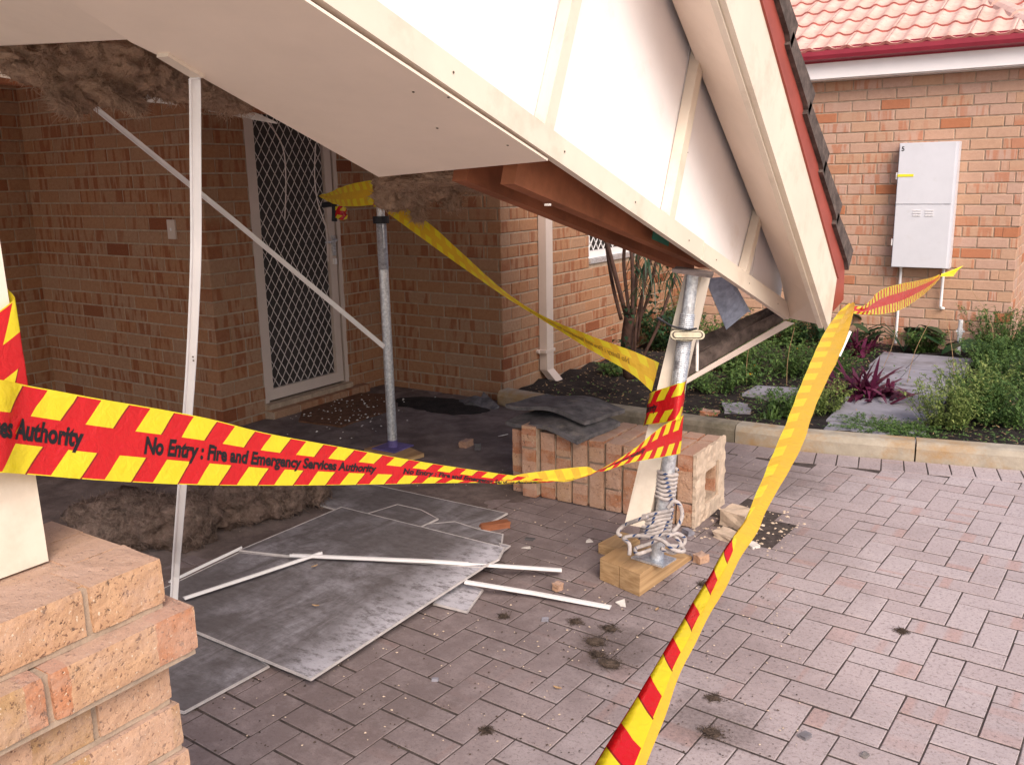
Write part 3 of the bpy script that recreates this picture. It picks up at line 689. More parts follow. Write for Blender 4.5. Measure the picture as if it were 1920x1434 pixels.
# ---------------------------------------------------------------- collapsed porch roof
cr = empty('collapsed_porch_roof', (2.24, -2.5, 1.3), 'collapsed cream gable end of the porch roof tipped down to the right', 'porch roof')
BD_ = Vector((0, .9487, -.3163))           # along the beam, down to the right
BN = Vector((0, .3163, .9487))             # square to it, up
RD = Vector((0, .766, -.643))              # down the right-hand slope
RN = Vector((0, .643, .766))
T = PX(1477, 599, 2.24)                    # lower right end of the cover strip
def gp(s, h, x): return Vector((x, T.y, T.z))-BD_*s+BN*h      # s back along the beam, h up
LEN = 3.95
# gable panel: triangle between beam and the rakes
apx = Vector((2.2, -2.585, 2.285)); hb = .05
A0 = gp(-.02, hb, 2.2); A1 = gp(LEN, hb, 2.2)
J1 = PX(1490, 560, 2.2)
def seam(s0, s1, x, t):                    # panels between battens
    pass
rk = PX(1475, 552, 2.2); rk2 = PX(1250, -10, 2.2)
rdir = (rk2-rk).normalized(); apex = rk+rdir*1.95
lft = apex+Vector((0, -1, -.09)).normalized()*2.3
bs = [-.05, .47, 1.43, 2.27, LEN]          # batten positions along the beam
def upto(s):                               # height of the rake over beam position s
    P = gp(s, 0, 2.2)
    # intersect P+h*BN with rake line (y,z)
    for a, b in ((rk, apex), (apex, lft)):
        d = b-a; det = BN.y*(-d.z)-BN.z*(-d.y)
        if abs(det) < 1e-6: continue
        h = ((a.y-P.y)*(-d.z)-(a.z-P.z)*(-d.y))/det
        t = (BN.y*(a.z-P.z)-BN.z*(a.y-P.y))/det
        if -.001 <= t <= 1.001: return h
    return None
for s0, s1 in zip(bs, bs[1:]):
    if s0 < 0: s0 = .02
    ss = [s0+.004, s1-.004]; mid = []
    pts = [gp(s0+.004, hb, 2.2)]
    n_ = 6
    ups = []
    for i in range(n_+1):
        s = ss[0]+(ss[1]-ss[0])*i/n_; h = upto(s)
        if h is not None and h > hb+.003: ups.append(gp(s, h+.05, 2.2))
    pts = [gp(ss[1], hb, 2.2), gp(ss[0], hb, 2.2)]+ups
    mb = MB(); mb.slab(pts, (-.006, 0, 0)); mb.build('gable_panel', MAT['white_panel'], cr)
# battens (picked on the plane just proud of the panel)
for (u0, v0, u1, v1, wd) in ((1008, 236, 1062, -8, .045), (1241, 402, 1299, 98, .045), (1385, 500, 1411, 398, .04)):
    a = PX(u0+10, v0+6, 2.222); b = PX(u1+11, v1, 2.222); d = (b-a).normalized(); h = upto((T-a).dot(BD_)) 
    b = a+d*min((b-a).length*(1.6 if v1 < 0 else 1.0), 2); s = Vector((0, d.z, -d.y)); mb = MB()
    a = a-d*.022; mb.box((a+b)/2, (b-a)/2, s*wd/2, (.018, 0, 0)); mb.build('batten', MAT['cream'], cr)
# cover strips along the beam: three lengths with open joints
hs = .052
for s0, s1, lab in ((.0, 1.155, 0), (1.16, LEN, 0)):
    mb = MB(); a = gp(s0, 0, 2.222); b = gp(s1, 0, 2.222)
    h1 = .066 if s0 == 0 else .066
    mb.slab([a, b, b+BN*.064, a+BN*.074 if s0 == 0 else a+BN*.068], (.022, 0, 0)); mb.build('cover_strip', MAT['cream'], cr)
# under-beam timbers
t1a, t1b = PX(925, 328, 2.15), PX(1262, 472, 2.15)
mb = MB(); a, b = PX(890, 313, 2.12), PX(1330, 503, 2.12); a = a+(b-a)*((-3.085-a.y)/(b.y-a.y)); mb.slab([a, b, b+BN*.19, a+BN*.19], (-.045, 0, 0)); mb.build('beam', MAT['timber'], cr)
mb = MB(); a, b = PX(860, 333, 1.93), PX(1300, 512, 1.93); a = a+(b-a)*((-3.04-a.y)/(b.y-a.y)); mb.slab([a, b, b+BN*.075, a+BN*.10], (-.05, 0, 0)); mb.build('beam', MAT['timber'], cr)
mb = MB(); a = PX(1222, 448, 2.154); b = PX(1252, 462, 2.154); mb.slab([a, b, b+BN*.045, a+BN*.045], (.003, 0, 0)); mb.build('green_paint_mark', MAT['green'], cr)
for (u, v) in ((1190, 434), (1027, 384), (1152, 393)):
    mb = MB(); p = PX(u, v, 2.04 if v > 390 else 2.16); mb.box(p, (.006, 0, 0), (0, .008, 0), (0, 0, .003)); mb.build('nail_plate', MAT['plaster'], cr)
# rake soffit: from the gable plane out to the barge board
XB = 2.47
bt = PX(1555, 620, XB); btop = PX(1360, 0, XB); rd = (btop-bt).normalized()
L_ = 3.0
i0 = PX(1478, 598, 2.226); i1 = PX(1479, 556, 2.226); i2 = i1+(PX(1256, -10, 2.226)-i1).normalized()*1.95
apB = bt+rd*2.15
mb = MB()
nn = 10; A = []; B = []
for i in range(nn+1):
    t = i/nn
    A.append((i1+(i2-i1)*t)+Vector((0, 0, 0))); B.append(bt+(apB-bt)*(.02+t*.98)+Vector((-.022, 0, 0)))
A[0] = i0+Vector((0, 0, .004))
vs = A+B; mb.add(vs+[v_+RN*.006 for v_ in vs], [(i, i+1, nn+2+i, nn+1+i) for i in range(nn)]+[(2*nn+2+nn+1+i, 2*nn+2+nn+2+i, 2*nn+2+i+1, 2*nn+2+i) for i in range(nn)]); mb.build('soffit', MAT['cream_soffit'], cr)
# thin quad bead against the barge
mb = MB(); mb.bar(bt+rd*.03+Vector((-.031, .0, .0))-RN*.003, apB+Vector((-.031, 0, 0))-RN*.003, .019, .012, RN); mb.build('soffit_bead', MAT['cream'], cr)
# barge board
bw0 = PX(1597, 565, XB); bw1 = PX(1425, 0, XB); 
q = bt+rd*0
wid = (bw1-btop).length*.72
bn = (bw1-btop)-rd*(bw1-btop).dot(rd); wB = bn.length; bn.normalize()
mb = MB(); e0 = bt; e1 = bt+rd*2.2; mb.slab([e0, e1, e1+bn*wB, e0+bn*wB*.98+rd*.08], (-.02, 0, 0)); mb.build('barge_board', MAT['cream'], cr)
mb = MB(); mb.slab([e0+bn*(wB-.004)+rd*.08, e1+bn*(wB-.004), e1+bn*(wB+.008), e0+bn*(wB+.008)+rd*.08], (.008, 0, 0)); mb.build('metal_trim', MAT['red_flash'], cr)
# red mortar-coloured flashing above the board
c0 = e0+bn*wB+rd*.0; wr = .165
mb = MB(); xo = Vector((-.008, 0, 0)); mb.slab([c0+xo+rd*-.02-bn*.11, c0+xo+rd*.06, e1+bn*wB+xo, e1+bn*(wB+wr)+xo, c0+bn*wr*.78+xo-rd*.02, c0+bn*.02+xo-rd*.13], (-.012, 0, 0)); mb.build('red_flashing', MAT['red_flash'], cr)
# barge tiles: stepped along the rake, seen edge on
tile_len = .345
tmd = tile_mesh('roof_tile', cover=.3, gauge=.33, rolls=2, th=.028, amp=.02, nx=14, mats=('tile_old',))
tmr = tile_mesh('roof_tile', cover=.3, gauge=.33, rolls=2, th=.02, amp=.02, nx=14, mats=('tile_red',))
base = c0+bn*(wr*.64)+rd*.0
ax_x = Vector((-1, 0, 0)); ax_y = rd; ax_z = bn       # local x goes into the roof
for r in range(7):
    for c in range(1):
        org = base+rd*(.33*r-.02)+Vector((-.02-.3*c, 0, 0))+bn*(.018)
        me2 = tmd if c == 0 else tmr
        o = link('roof_tile', me2, cr); o.matrix_parent_inverse = Matrix()
        rot = Matrix((ax_x, ax_y, ax_x.cross(ax_y))).transposed().to_4x4()
        if rot.to_3x3().determinant() < 0: pass
        mt = rot.copy(); zz = ax_x.cross(ax_y)
        if zz.dot(bn) < 0:
            rot = Matrix((-ax_x, ax_y, (-ax_x).cross(ax_y))).transposed().to_4x4(); org = org-Vector((.3, 0, 0))
        mt = rot @ Matrix.Rotation(R_(2.2)+random.gauss(0, .008), 4, 'X'); mt.translation = org-Vector(cr.location)+bn*random.uniform(-.003, .003); o.matrix_local = mt
# thick dark edge pieces of the verge tiles with red painted backs
for r in range(7):
    o0 = base+rd*(.33*r-.03)+bn*(.030+(r % 2)*.003)+Vector((-.02, 0, 0)); o1 = o0+rd*.355
    mb = MB(); mb.slab([o0+bn*-.020, o0+rd*.05-bn*.006, o1+bn*-.030, o1+bn*.030, o0+rd*.05+bn*.080, o0+bn*.088], (.03, 0, 0)); 
    mb.build('verge_tile_edge', MAT['tile_old'], cr)
    mb = MB(); mb.slab([o0+bn*.074+Vector((.022, 0, 0)), o0+rd*.15+bn*.046+Vector((.022, 0, 0)), o0+rd*.12+bn*.084+Vector((.014, 0, 0)), o0+bn*.098+Vector((.014, 0, 0))], (-.06, 0, 0)); mb.build('verge_tile_cap', MAT['tile_red'], cr)
# unseen roof shell, added to block light: right slope, left slope, running back to the house
def ruled(F, Bk, name, mat, off=(0, 0, .03)):
    mb = MB(); n = len(F); 
    for i in range(n-1): mb.slab([F[i], F[i+1], Bk[i+1], Bk[i]], off)
    return mb.build(name, mat, cr)
ez = lambda p, x_: Vector((x_, p.y, p.z))
rEnd = base+rd*.0; 
Fp = [Vector((2.43, rEnd.y, rEnd.z)), Vector((2.43, rEnd.y, rEnd.z))+rd*2.05]
ruled(Fp, [Vector((1.15, -.45, 1.98)), Vector((1.15, -2.75, 2.85))], 'roof_deck', MAT['timber'], (0, 0, .02))
ruled([Vector((1.15, -.45, 1.98)), Vector((1.15, -2.75, 2.85))], [Vector((-3.2, .1, 2.55)), Vector((-3.2, -2.8, 3.3))], 'roof_deck', MAT['timber'], (0, 0, .02))
pk = Fp[1]
ruled([pk, Vector((2.43, -5.3, 2.25))], [Vector((1.15, -2.75, 2.85)), Vector((1.15, -5.3, 2.45))], 'roof_deck', MAT['timber'], (0, 0, .02))
ruled([Vector((1.15, -2.75, 2.85)), Vector((1.15, -5.3, 2.45))], [Vector((-3.2, -2.8, 3.3)), Vector((-3.2, -5.3, 2.5))], 'roof_deck', MAT['timber'], (0, 0, .02))
# lining sheets under the beam and the porch ceiling piece beside it
mb = MB(); U = [PX(400, -112, 2.236), PX(570, 0, 2.236), PX(1027, 302, 2.236)]
q0 = at(710, 332, 2.6); Pn = (U[2]-U[1]).cross(q0-U[2]).normalized()
def onp(u, v, P0, n_): D = fwd*F+RT*(u-960)+UP*(717-v); return CAM+D*(n_.dot(P0-CAM)/n_.dot(D))
S0, S1, S2, S3 = onp(-60, -112, U[1], Pn), onp(134, 0, U[1], Pn), onp(244, 79, U[1], Pn), onp(366, 139, U[1], Pn)
off = Pn*.006 if Pn.z > 0 else -Pn*.006
mb.slab([U[0], U[1], U[2], q0+Vector((0, 0, 0)), S3, S2, S1, S0], off); mb.build('lining_sheet', MAT['cream_soffit'], cr)
C0 = S2+Vector((0, 0, .002)); C1_ = at(0, 87, 2.75); C2_ = at(-220, 95, 2.9); C3_ = at(-400, -300, 1.8)
mb = MB(); mb.slab([S0+Vector((-.004, 0, .003)), S1+Vector((-.004, 0, .003)), C0+Vector((-.004, 0, .003)), C1_, C2_, C3_], (0, 0, .006)); mb.build('lining_sheet', MAT['cream_soffit'], cr)
mb = MB(); mb.bar(onp(305, 100, U[1], Pn)-Pn*.004*(1 if Pn.z > 0 else -1), onp(372, 141, U[1], Pn)-Pn*.004*(1 if Pn.z > 0 else -1), .03, .008, Pn); mb.build('cornice_strip', MAT['cream'], cr)
mb = MB(); 
for (u, v) in ((775, 172), (841, 182), (952, 272), (820, 240)):
    p = onp(u, v, U[1], Pn)-(Pn if Pn.z > 0 else -Pn)*.001; mb.tube([p, p-(Pn if Pn.z > 0 else -Pn)*.001], .003, 6, True, False)
mb.build('screw_head', MAT['screw'], cr)
mb = MB(); q_ = [(1363, 290), (1369, 290), (1381, 325), (1394, 362), (1397, 380), (1389, 368), (1376, 332)]

mb = MB(); mb.tube([PX(1268, 287, 2.201), PX(1268, 287, 2.201)+Vector((.02, .012, .001)), PX(1268, 287, 2.201)+Vector((.03, .03, .001))], .0016, 5, True, False); mb.build('bent_nail', MAT['rust'], cr)
for s_ in (.2, .62, 1.02, 1.3, 1.75, 2.2, 2.7):
    mb = MB(); p_ = gp(s_, .034, 2.2452); mb.tube([p_, p_+Vector((.0012, 0, 0))], .0028, 6, True, False); mb.build('nail_head', MAT['screw'], cr)
mb = MB(); mb.bar(at(1593, 622, 3.72), at(1572, 668, 3.70), .010, .02, fwd); mb.build('broken_trim_end', MAT['white'], cr)
# broken eave hanging under the low corner: gutter box, board, steel strap
eg = empty('broken_eave', (2.0, -.9, .7), 'broken eave gutter section hanging from the low corner of the porch roof', 'gutter')
a = PX(1476, 600, 2.2); b = at(1270, 727, 4.05)
d = (b-a).normalized(); a2 = PX(1436, 566, 2.12); 
tl, tr_ = at(1255, 655, 4.1), PX(1446, 574, 2.16)
bl_, br_ = at(1262, 722, 4.0), PX(1470, 601, 2.2)
mb = MB(); mb.slab([tl, tr_, br_, bl_], fwd*.01); mb.build('gutter_back', MAT['tile_old'], eg)
m1, m2 = (tl+bl_)/2, (tr_+br_)/2
mb = MB(); mb.slab([m1-UP*.006, m2-UP*.004, m2+UP*.006-fwd*.03, m1+UP*.008-fwd*.03], UP*.004); mb.build('gutter_lip', MAT['tile_old'], eg)
mb = MB(); mb.slab([bl_-fwd*.02-UP*.003, br_-fwd*.02-UP*.003, PX(1490, 606, 2.24), at(1266, 731, 3.98)], fwd*.015); mb.build('eave_board', MAT['frame'], eg)
st = empty('steel_channel', (2.0, -.8, .9), 'short galvanised steel channel leaning between the prop head and the broken gutter', 'steel channel')
p = [at(1322, 523, 3.75), at(1362, 518, 3.75), at(1402, 585, 3.95), at(1362, 618, 3.95)]
mb = MB(); mb.slab(p, fwd*.006); mb.build('web', MAT['bluesteel'], st)
mb = MB(); mb.slab([p[1], p[1]+RT*.022+UP*.004+fwd*.02, p[2]+RT*.02+fwd*.02, p[2]], fwd*.004); mb.build('flange', MAT['bluesteel'], st)
# ---------------------------------------------------------------- near pillar with its post
npil = empty('brick_pillar', (2.08, -4.5, 0), 'standing brick pillar at bottom left with a corbelled cap', 'brick pillar')
ztop = .946; xr, yr = 2.243, -4.331
recs = []; core = MB()
def ring(cx0, cx1, cy0, cy1, zc, flip, h=BH):
    """bricks round a square course; faces on all four sides"""
    W_, D_ = cx1-cx0, cy1-cy0
    def put(x0, y0, x1, y1, nx_, ny_):
        dx = Vector((x1-x0, y1-y0, 0)); L = dx.length; dx.normalize(); nr = Vector((nx_, ny_, 0))
        mt = Matrix((dx, -nr, Vector((0, 0, 1)))).transposed().to_4x4(); mt.translation = Vector(((x0+x1)/2, (y0+y1)/2, zc))+nr*random.uniform(-.003, .003)
        recs.append((mt, round(L, 2), h, .10))
    e = .105+BG
    f0, f1 = (e, 0) if flip else (0, e)
    # +X face, -X face, -Y, +Y
    put(cx1, cy0+f0, cx1, cy1-f1, 1, 0); put(cx0, cy1-f0, cx0, cy0+f1, -1, 0)
    put(cx0+f0, cy0, cx1-f1, cy0, 0, -1); put(cx1-f0, cy1, cx0+f1, cy1, 0, 1)
rings = [(0, .0), (1, .032), (2, -.004), (3, .004), (4, .009)]+[(i, .009+.002*math.sin(i)) for i in range(5, 11)]
for i, e_ in rings:
    zc = ztop-BH/2-i*(BH+BG)
    x0_, x1_, y0_, y1_ = 1.93-e_, xr+e_, yr-.46-e_, yr+e_*.9
    # +X face is long: two bricks
    nr = Vector((1, 0, 0)); fl = i % 2
    split = {0: [.125, .365], 1: [.245, .365], 2: [.13, .37], 3: [.245, .365], 4: [.13, .37]}.get(i, [.12, .36] if fl else [.24])
    def run(P0, dx, L, nr, cuts, s_in, e_in):
        xs = [s_in]+cuts+[L-e_in]
        for a_, b_ in zip(xs, xs[1:]):
            b2 = b_-(BG if b_ != xs[-1] else 0)
            if b2-a_ < .03: continue
            mt = Matrix((dx, -nr, Vector((0, 0, 1)))).transposed().to_4x4(); mt.translation = P0+dx*((a_+b2)/2)+nr*random.uniform(-.002, .002)+Vector((0, 0, zc))
            mt = mt @ Matrix.Rotation(random.gauss(0, .006), 4, 'Y'); recs.append((mt, round(b2-a_, 3), BH, .1))
    LY = y1_-y0_; LX = x1_-x0_; e = .11
    run(Vector((x1_, y0_, 0)), Vector((0, 1, 0)), LY, Vector((1, 0, 0)), [LY-c for c in sorted(split, reverse=True) if LY-c < LY-.05], 0, 0)
    run(Vector((x1_-.101, y1_, 0)), Vector((-1, 0, 0)), LX-.202, Vector((0, 1, 0)), [], .001, .001)
    run(Vector((x0_, y1_, 0)), Vector((0, -1, 0)), LY, Vector((-1, 0, 0)), [LY*.5], 0, 0)
    run(Vector((x0_+.101, y0_, 0)), Vector((1, 0, 0)), LX-.202, Vector((0, -1, 0)), [], .001, .001)
    top = zc+BH/2
    core.aabb((x0_+.007, y0_+.007, zc-BH/2-.01), (x1_-.007, y1_-.007, top-.004))
    core.aabb((x0_+.004, y0_+.004, zc-BH/2-BG+.0004), (x1_-.004, y1_-.004, zc-BH/2-.0004))
place_pieces('brick', recs, npil, 'brick_near', 200)
core.build('mortar', MAT['mortar'], npil)
mb = MB()   # flat cap bricks filling the top
for (a_, b_, c_, d_) in ((1.985, 2.135, -4.79, -4.62), (1.985, 2.135, -4.61, -4.44)):
    pass
mb.aabb((1.945, -4.775, ztop-.03), (2.225, -4.345, ztop-.0015)); mb.build('cap_infill', MAT['brick_near'], npil)
po = empty('porch_post', (2.05, -4.49, ztop), 'cream square post standing on the near brick pillar at the left edge', 'post')
mb = MB(); vs = []
for z_, dx_ in ((ztop+.003, 0), (2.25, -.028)):
    vs += [(2.0+dx_, -4.56, z_), (2.104+dx_, -4.56, z_), (2.104+dx_, -4.436, z_), (2.0+dx_, -4.436, z_)]
mb.add(vs, [(3, 2, 1, 0), (4, 5, 6, 7), (0, 1, 5, 4), (1, 2, 6, 5), (2, 3, 7, 6), (3, 0, 4, 7)]); mb.build('post_shaft', MAT['cream'], po)
# ---------------------------------------------------------------- fallen pillar, lying along X
fp = empty('fallen_brick_pillar', (1.6, -1.4, 0), 'toppled brick pillar lying on its side behind the rope bound prop', 'brick pillar')
recs = []; core = MB(); x = 1.09
Wp = .37; yb0, yb1 = -1.565, -1.205
course = [(.02, .05)]+[(0, 0)]*9
ci = 0; x = 1.085
core_x0 = x
while ci < 11:
    th = BH*(.9 if ci == 0 else 1); e_ = {0: -.01, 1: .03}.get(ci, 0)
    xc = x+th/2; fl = ci % 2
    y0_, y1_, z0_, z1_ = yb0-e_, yb1+e_*.5, .004, .334+e_
    def lay(P0, dx, L, nr, cuts):
        xs = [0]+cuts+[L]
        for a_, b_ in zip(xs, xs[1:]):
            b2 = b_-(BG if b_ != xs[-1] else 0); ax3 = Vector((1, 0, 0))
            mt = Matrix((dx, -nr, dx.cross(-nr))).transposed().to_4x4(); mt.translation = P0+dx*((a_+b2)/2)+nr*random.uniform(-.003, .002)
            mt = mt @ Matrix.Rotation(random.gauss(0, .01), 4, 'Y'); recs.append((mt, round(b2-a_, 3), th, .1))
    H_ = z1_-z0_; D_ = y1_-y0_
    lay(Vector((xc, y0_, z1_)), Vector((0, 0, -1)), H_, Vector((0, -1, 0)), [.115] if fl else [.228])       # camera-facing side
    lay(Vector((xc, y0_+.105, z1_)), Vector((0, 1, 0)), D_-.21, Vector((0, 0, 1)), [])       # top
    lay(Vector((xc, y1_, z0_)), Vector((0, 0, 1)), H_, Vector((0, 1, 0)), [.12] if fl else [.225])
    core.aabb((x-.004, y0_+.012, z0_+.012), (x+th+.004, y0_+.09, z1_-.012)); core.aabb((x-.004, y1_-.09, z0_+.012), (x+th+.004, y1_-.012, z1_-.012))
    core.aabb((x-.004, y0_+.09, z1_-.1), (x+th+.004, y1_-.09, z1_-.012)); core.aabb((x-.004, y0_+.09, z0_+.012), (x+th+.004, y1_-.09, z0_+.09))
    x += th+BG+.0026; ci += 1
XE = x-BG
place_pieces('brick', recs, fp, 'brick_fallen', 200)
core.build('mortar', MAT['mortar'], fp)
# torn mortar bed on the end face with its square hole
mb = MB(); N_ = 22; vs = []; idx = {}
for i in range(N_+1):
    for j in range(N_+1):
        y = yb0-.004+(yb1-yb0+.002)*i/N_; z = -.002+.342*j/N_
        e1_ = .014*noise.noise(Vector((y*20, z*20, 0)))
        dy, dz = abs(y-(yb0+yb1)/2-.01), abs(z-.16)
        hole = dy < .074+e1_*.5 and dz < .070+e1_*.5
        edge = min(i, N_-i, j, N_-j) == 0
        px_ = XE+.010+.006*noise.fractal(Vector((y*26, z*26, 3)), 1, 2, 4)
        if edge: y += .008*noise.noise(Vector((i*1.3, j*1.7, 5))); z = max(.002, z+.008*noise.noise(Vector((i*1.3, j*1.7, 9))))
        if not hole: idx[i, j] = len(vs); vs.append((px_, y, z))
fs = [tuple(idx[k] for k in ((i, j), (i+1, j), (i+1, j+1), (i, j+1))) for i in range(N_) for j in range(N_) if all(k in idx for k in ((i, j), (i+1, j), (i+1, j+1), (i, j+1)))]
from collections import Counter
ec = Counter()
for f_ in fs:
    for a_, b_ in zip(f_, f_[1:]+f_[:1]): ec[(a_, b_)] += 1
nv = len(vs); vs2 = vs+[(XE-.004, y, z) for _, y, z in vs]
for (a_, b_) in list(ec):
    if (b_, a_) not in ec: fs.append((b_, a_, a_+nv, b_+nv))
mb.add(vs2, fs); mb.build('mortar_bed', MAT['mortar_pale'], fp)
# two broken roof tiles stacked on it
def old_tile(name, c, ang, tiltx, tilty, L, W, label, nxx=24, bend=.02, mat='tile_grey', sd=1):
    mb = MB(); vs = []; ny = 8
    for j in range(ny+1):
        for i in range(nxx+1):
            x_ = -L/2+L*i/nxx; y = -W/2+W*j/ny
            er = .004*noise.noise(Vector((i*.9, j*1.1, sd))) if (i in (0, nxx) or j in (0, ny)) else 0
            z = .016*math.sin((x_/L*2.0+.35)*math.pi)+.002*math.sin(y*30+sd)
            vs.append(Vector((x_+er, y+er*.5, z)))
    k = nxx+1; vv = vs+[v_-Vector((0, 0, .019)) for v_ in vs]; n0 = len(vs)
    fs = [(j*k+i, j*k+i+1, (j+1)*k+i+1, (j+1)*k+i) for j in range(ny) for i in range(nxx)]
    fs += [tuple(n0+q for q in reversed(f_)) for f_ in fs]
    for i in range(nxx): fs += [(i+1, i, n0+i, n0+i+1), (ny*k+i, ny*k+i+1, n0+ny*k+i+1, n0+ny*k+i)]
    for j in range(ny): fs += [(j*k, (j+1)*k, n0+(j+1)*k, n0+j*k), ((j+1)*k+nxx, j*k+nxx, n0+j*k+nxx, n0+(j+1)*k+nxx)]
    M_ = Matrix.Translation(c) @ Matrix.Rotation(ang, 4, 'Z') @ Matrix.Rotation(tiltx, 4, 'X') @ Matrix.Rotation(tilty, 4, 'Y')
    mb.add([M_ @ v_ for v_ in vv], fs); return tag(mb.build(name, MAT[mat]), label, 'roof tile')
old_tile('roof_tile', (1.30, -1.43, .375), R_(-12), R_(4), R_(1.5), .47, .32, 'lower of the two dark curved roof tiles stacked on the toppled pillar', sd=3)
old_tile('roof_tile', (1.25, -1.32, .42), R_(-8), R_(-1), R_(1), .50, .33, 'upper of the two dark curved roof tiles stacked on the toppled pillar', sd=7)
# hole where it stood
hp = empty('post_hole', (2.26, -1.37, -.02), None, None, kind='structure')
mb = MB(); vs = []; N_ = 14
for i in range(N_+1):
    for j in range(N_+1):
        x_, y = 2.06+.38*i/N_, -1.60+.44*j/N_
        vs.append((x_, y, -.012+.016*noise.fractal(Vector((x_*14, y*14, 0)), 1, 2, 4)))
mb.add(vs, [(i*(N_+1)+j, (i+1)*(N_+1)+j, (i+1)*(N_+1)+j+1, i*(N_+1)+j+1) for i in range(N_) for j in range(N_)]); mb.build('hole_rubble', MAT['soil'], hp)
# ---------------------------------------------------------------- props
def prop(name, label, B, Tp, r, collar_t, thread, foot):
    p_ = empty(name, B, label, 'steel prop'); B, Tp = Vector(B), Vector(Tp); ax = (Tp-B)
    def q(t): return B+ax*t
    mb = MB(); mb.tube([q(0), q(thread[0])], r, 20, True, False); mb.build('outer_tube', MAT['galv'], p_, smooth=False)
    mb = MB(); mb.tube([q(thread[1]), q(1)], r*.86, 20, True, False); mb.build('inner_tube', MAT['galv'], p_)
    mb = MB(); pts = []; rad = []; n_ = int((thread[1]-thread[0])*ax.length/.0035)
    for i in range(n_+1):
        pts.append(q(thread[0]+(thread[1]-thread[0])*i/n_)); rad.append(r*(1.08 if i % 2 else .98))
    mb.tube(pts, rad, 20, True, False); mb.build('thread', MAT['galv'], p_)
    return p_, q, ax
p1, q1, ax1 = prop('steel_prop', 'slim steel prop standing by the doorway with a dark collar at its head', (.115, -1.335, .03), tuple(PY(714, 405, -1.36)), .027, 0, (.78, .985), None)
mb = MB(); c = q1(.985); mb.tube([c-Vector((0, 0, .02)), c+Vector((0, 0, .018))], .044, 16, True, False); mb.build('collar', MAT['black'], p1)
mb = MB(); mb.tube([c+Vector((.03, -.02, -.02)), c+Vector((.032, -.02, -.15))], .005, 8, True, False); mb.build('locking_pin', MAT['galv'], p1)
mb = MB(); mb.tube([q1(1), q1(1)+Vector((0, 0, .10))], .022, 14, True, False); mb.build('head_pin', MAT['galv'], p1)
mb = MB(); mb.slab([(.03, -1.42, .028), (.2, -1.42, .028), (.2, -1.25, .028), (.03, -1.25, .028)], (0, 0, .006)); mb.build('base_plate', MAT['purple'], p1)
mb = MB(); mb.tube([q1(0), q1(.035)], .0285, 16, False, False); mb.build('painted_foot', MAT['purple'], p1)
mb = MB(); mb.slab([(-.02, -1.43, .0), (.30, -1.5, .0), (.34, -1.33, .0), (.02, -1.22, .0)], (0, 0, .026)); tag(mb.build('timber_pad', MAT['pine']), 'flat timber pad under the slim steel prop by the doorway', 'timber pad')
PB = Vector(G(1231, 1046, .1)); PT = at(1299, 512, 3.26)
p2, q2, ax2 = prop('steel_prop', 'thick steel prop bound with rope holding up the low end of the roof', tuple(PB), tuple(PT), .0265, 0, (.56, .865), None)
X2 = RT-ax2.normalized()*RT.dot(ax2.normalized()); X2.normalize(); Y2 = ax2.normalized().cross(X2)
mb = MB(); c = PB; mb.slab([G(1183, 1047, .094), G(1242, 1065, .094), G(1268, 1049, .094), G(1212, 1033, .094)], (0, 0, .007)); mb.build('base_plate', MAT['galv'], p2)
mb = MB(); a = at(1262, 508, 3.2); mb.slab([at(1260, 511, 3.18), at(1335, 522, 3.12), at(1338, 515, 3.35), at(1268, 505, 3.35)], (0, 0, .012)); mb.build('head_plate', MAT['rust'], p2)
c = at(1285, 629, 3.29)                            # clamp nut with its slotted handle
mb = MB(); mb.tube([c-ax2.normalized()*.016+X2*-.012, c+ax2.normalized()*.02-X2*.012], .040, 18, True, False); mb.build('nut', MAT['zinc'], p2)
mb = MB(); f0 = c-fwd*.036; w_ = RT*.058; h_ = UP*.0125
def stadium(c_, rx, ry, n=8, dz=.01):
    P = []
    for i in range(n+1): g_ = -math.pi/2+math.pi*i/n; P.append(c_+RT*(rx-ry+ry*math.cos(g_))+(UP-RT*.08)*(ry*math.sin(g_)))
    for i in range(n+1): g_ = math.pi/2+math.pi*i/n; P.append(c_-RT*(rx-ry-ry*math.cos(g_))+(UP-RT*.08)*(ry*math.sin(g_)))
    return P
mb.slab(stadium(f0, .062, .0165), -fwd*.006); mb.build('clamp_handle', MAT['zinc'], p2)
mb = MB(); mb.slab(stadium(f0-fwd*.0065, .055, .0128), -fwd*.001); mb.build('handle_slot', MAT['tile_old'], p2)
mb = MB(); mb.slab(stadium(f0-fwd*.008, .050, .0098), -fwd*.001); mb.build('handle_plate', MAT['zinc'], p2)
mb = MB(); mb.tube([c+RT*.042-UP*.01-fwd*.01, c+RT*.040-UP*.13-fwd*.012], .0055, 8, True, False); mb.build('locking_pin', MAT['plaster'], p2)
mb = MB(); mb.tube(spline([at(1232, 595, 3.25), at(1245, 603, 3.25), at(1262, 612, 3.24), at(1290, 618, 3.24), at(1306, 616, 3.26)], 5), [.006]*5+[.004]*16, 6, True, False); mb.build('wire_tie', MAT['black'], p2)
# cream square post lashed behind the prop
lp = empty('loose_porch_post', (2.07, -2.15, .1), 'loose cream timber post lashed upright behind the thick prop', 'post')
mb = MB(); B_ = [at(1171, 983, 3.44), at(1213, 990, 3.42), at(1226, 978, 3.54), at(1186, 972, 3.56)]; T_ = [at(1284, 512, 3.34), at(1317, 514, 3.31), at(1334, 512, 3.42), at(1301, 508, 3.45)]
mb.add([*B_, *T_], [(3, 2, 1, 0), (4, 5, 6, 7), (0, 1, 5, 4), (1, 2, 6, 5), (2, 3, 7, 6), (3, 0, 4, 7)]); mb.build('post_shaft', MAT['cream'], lp)
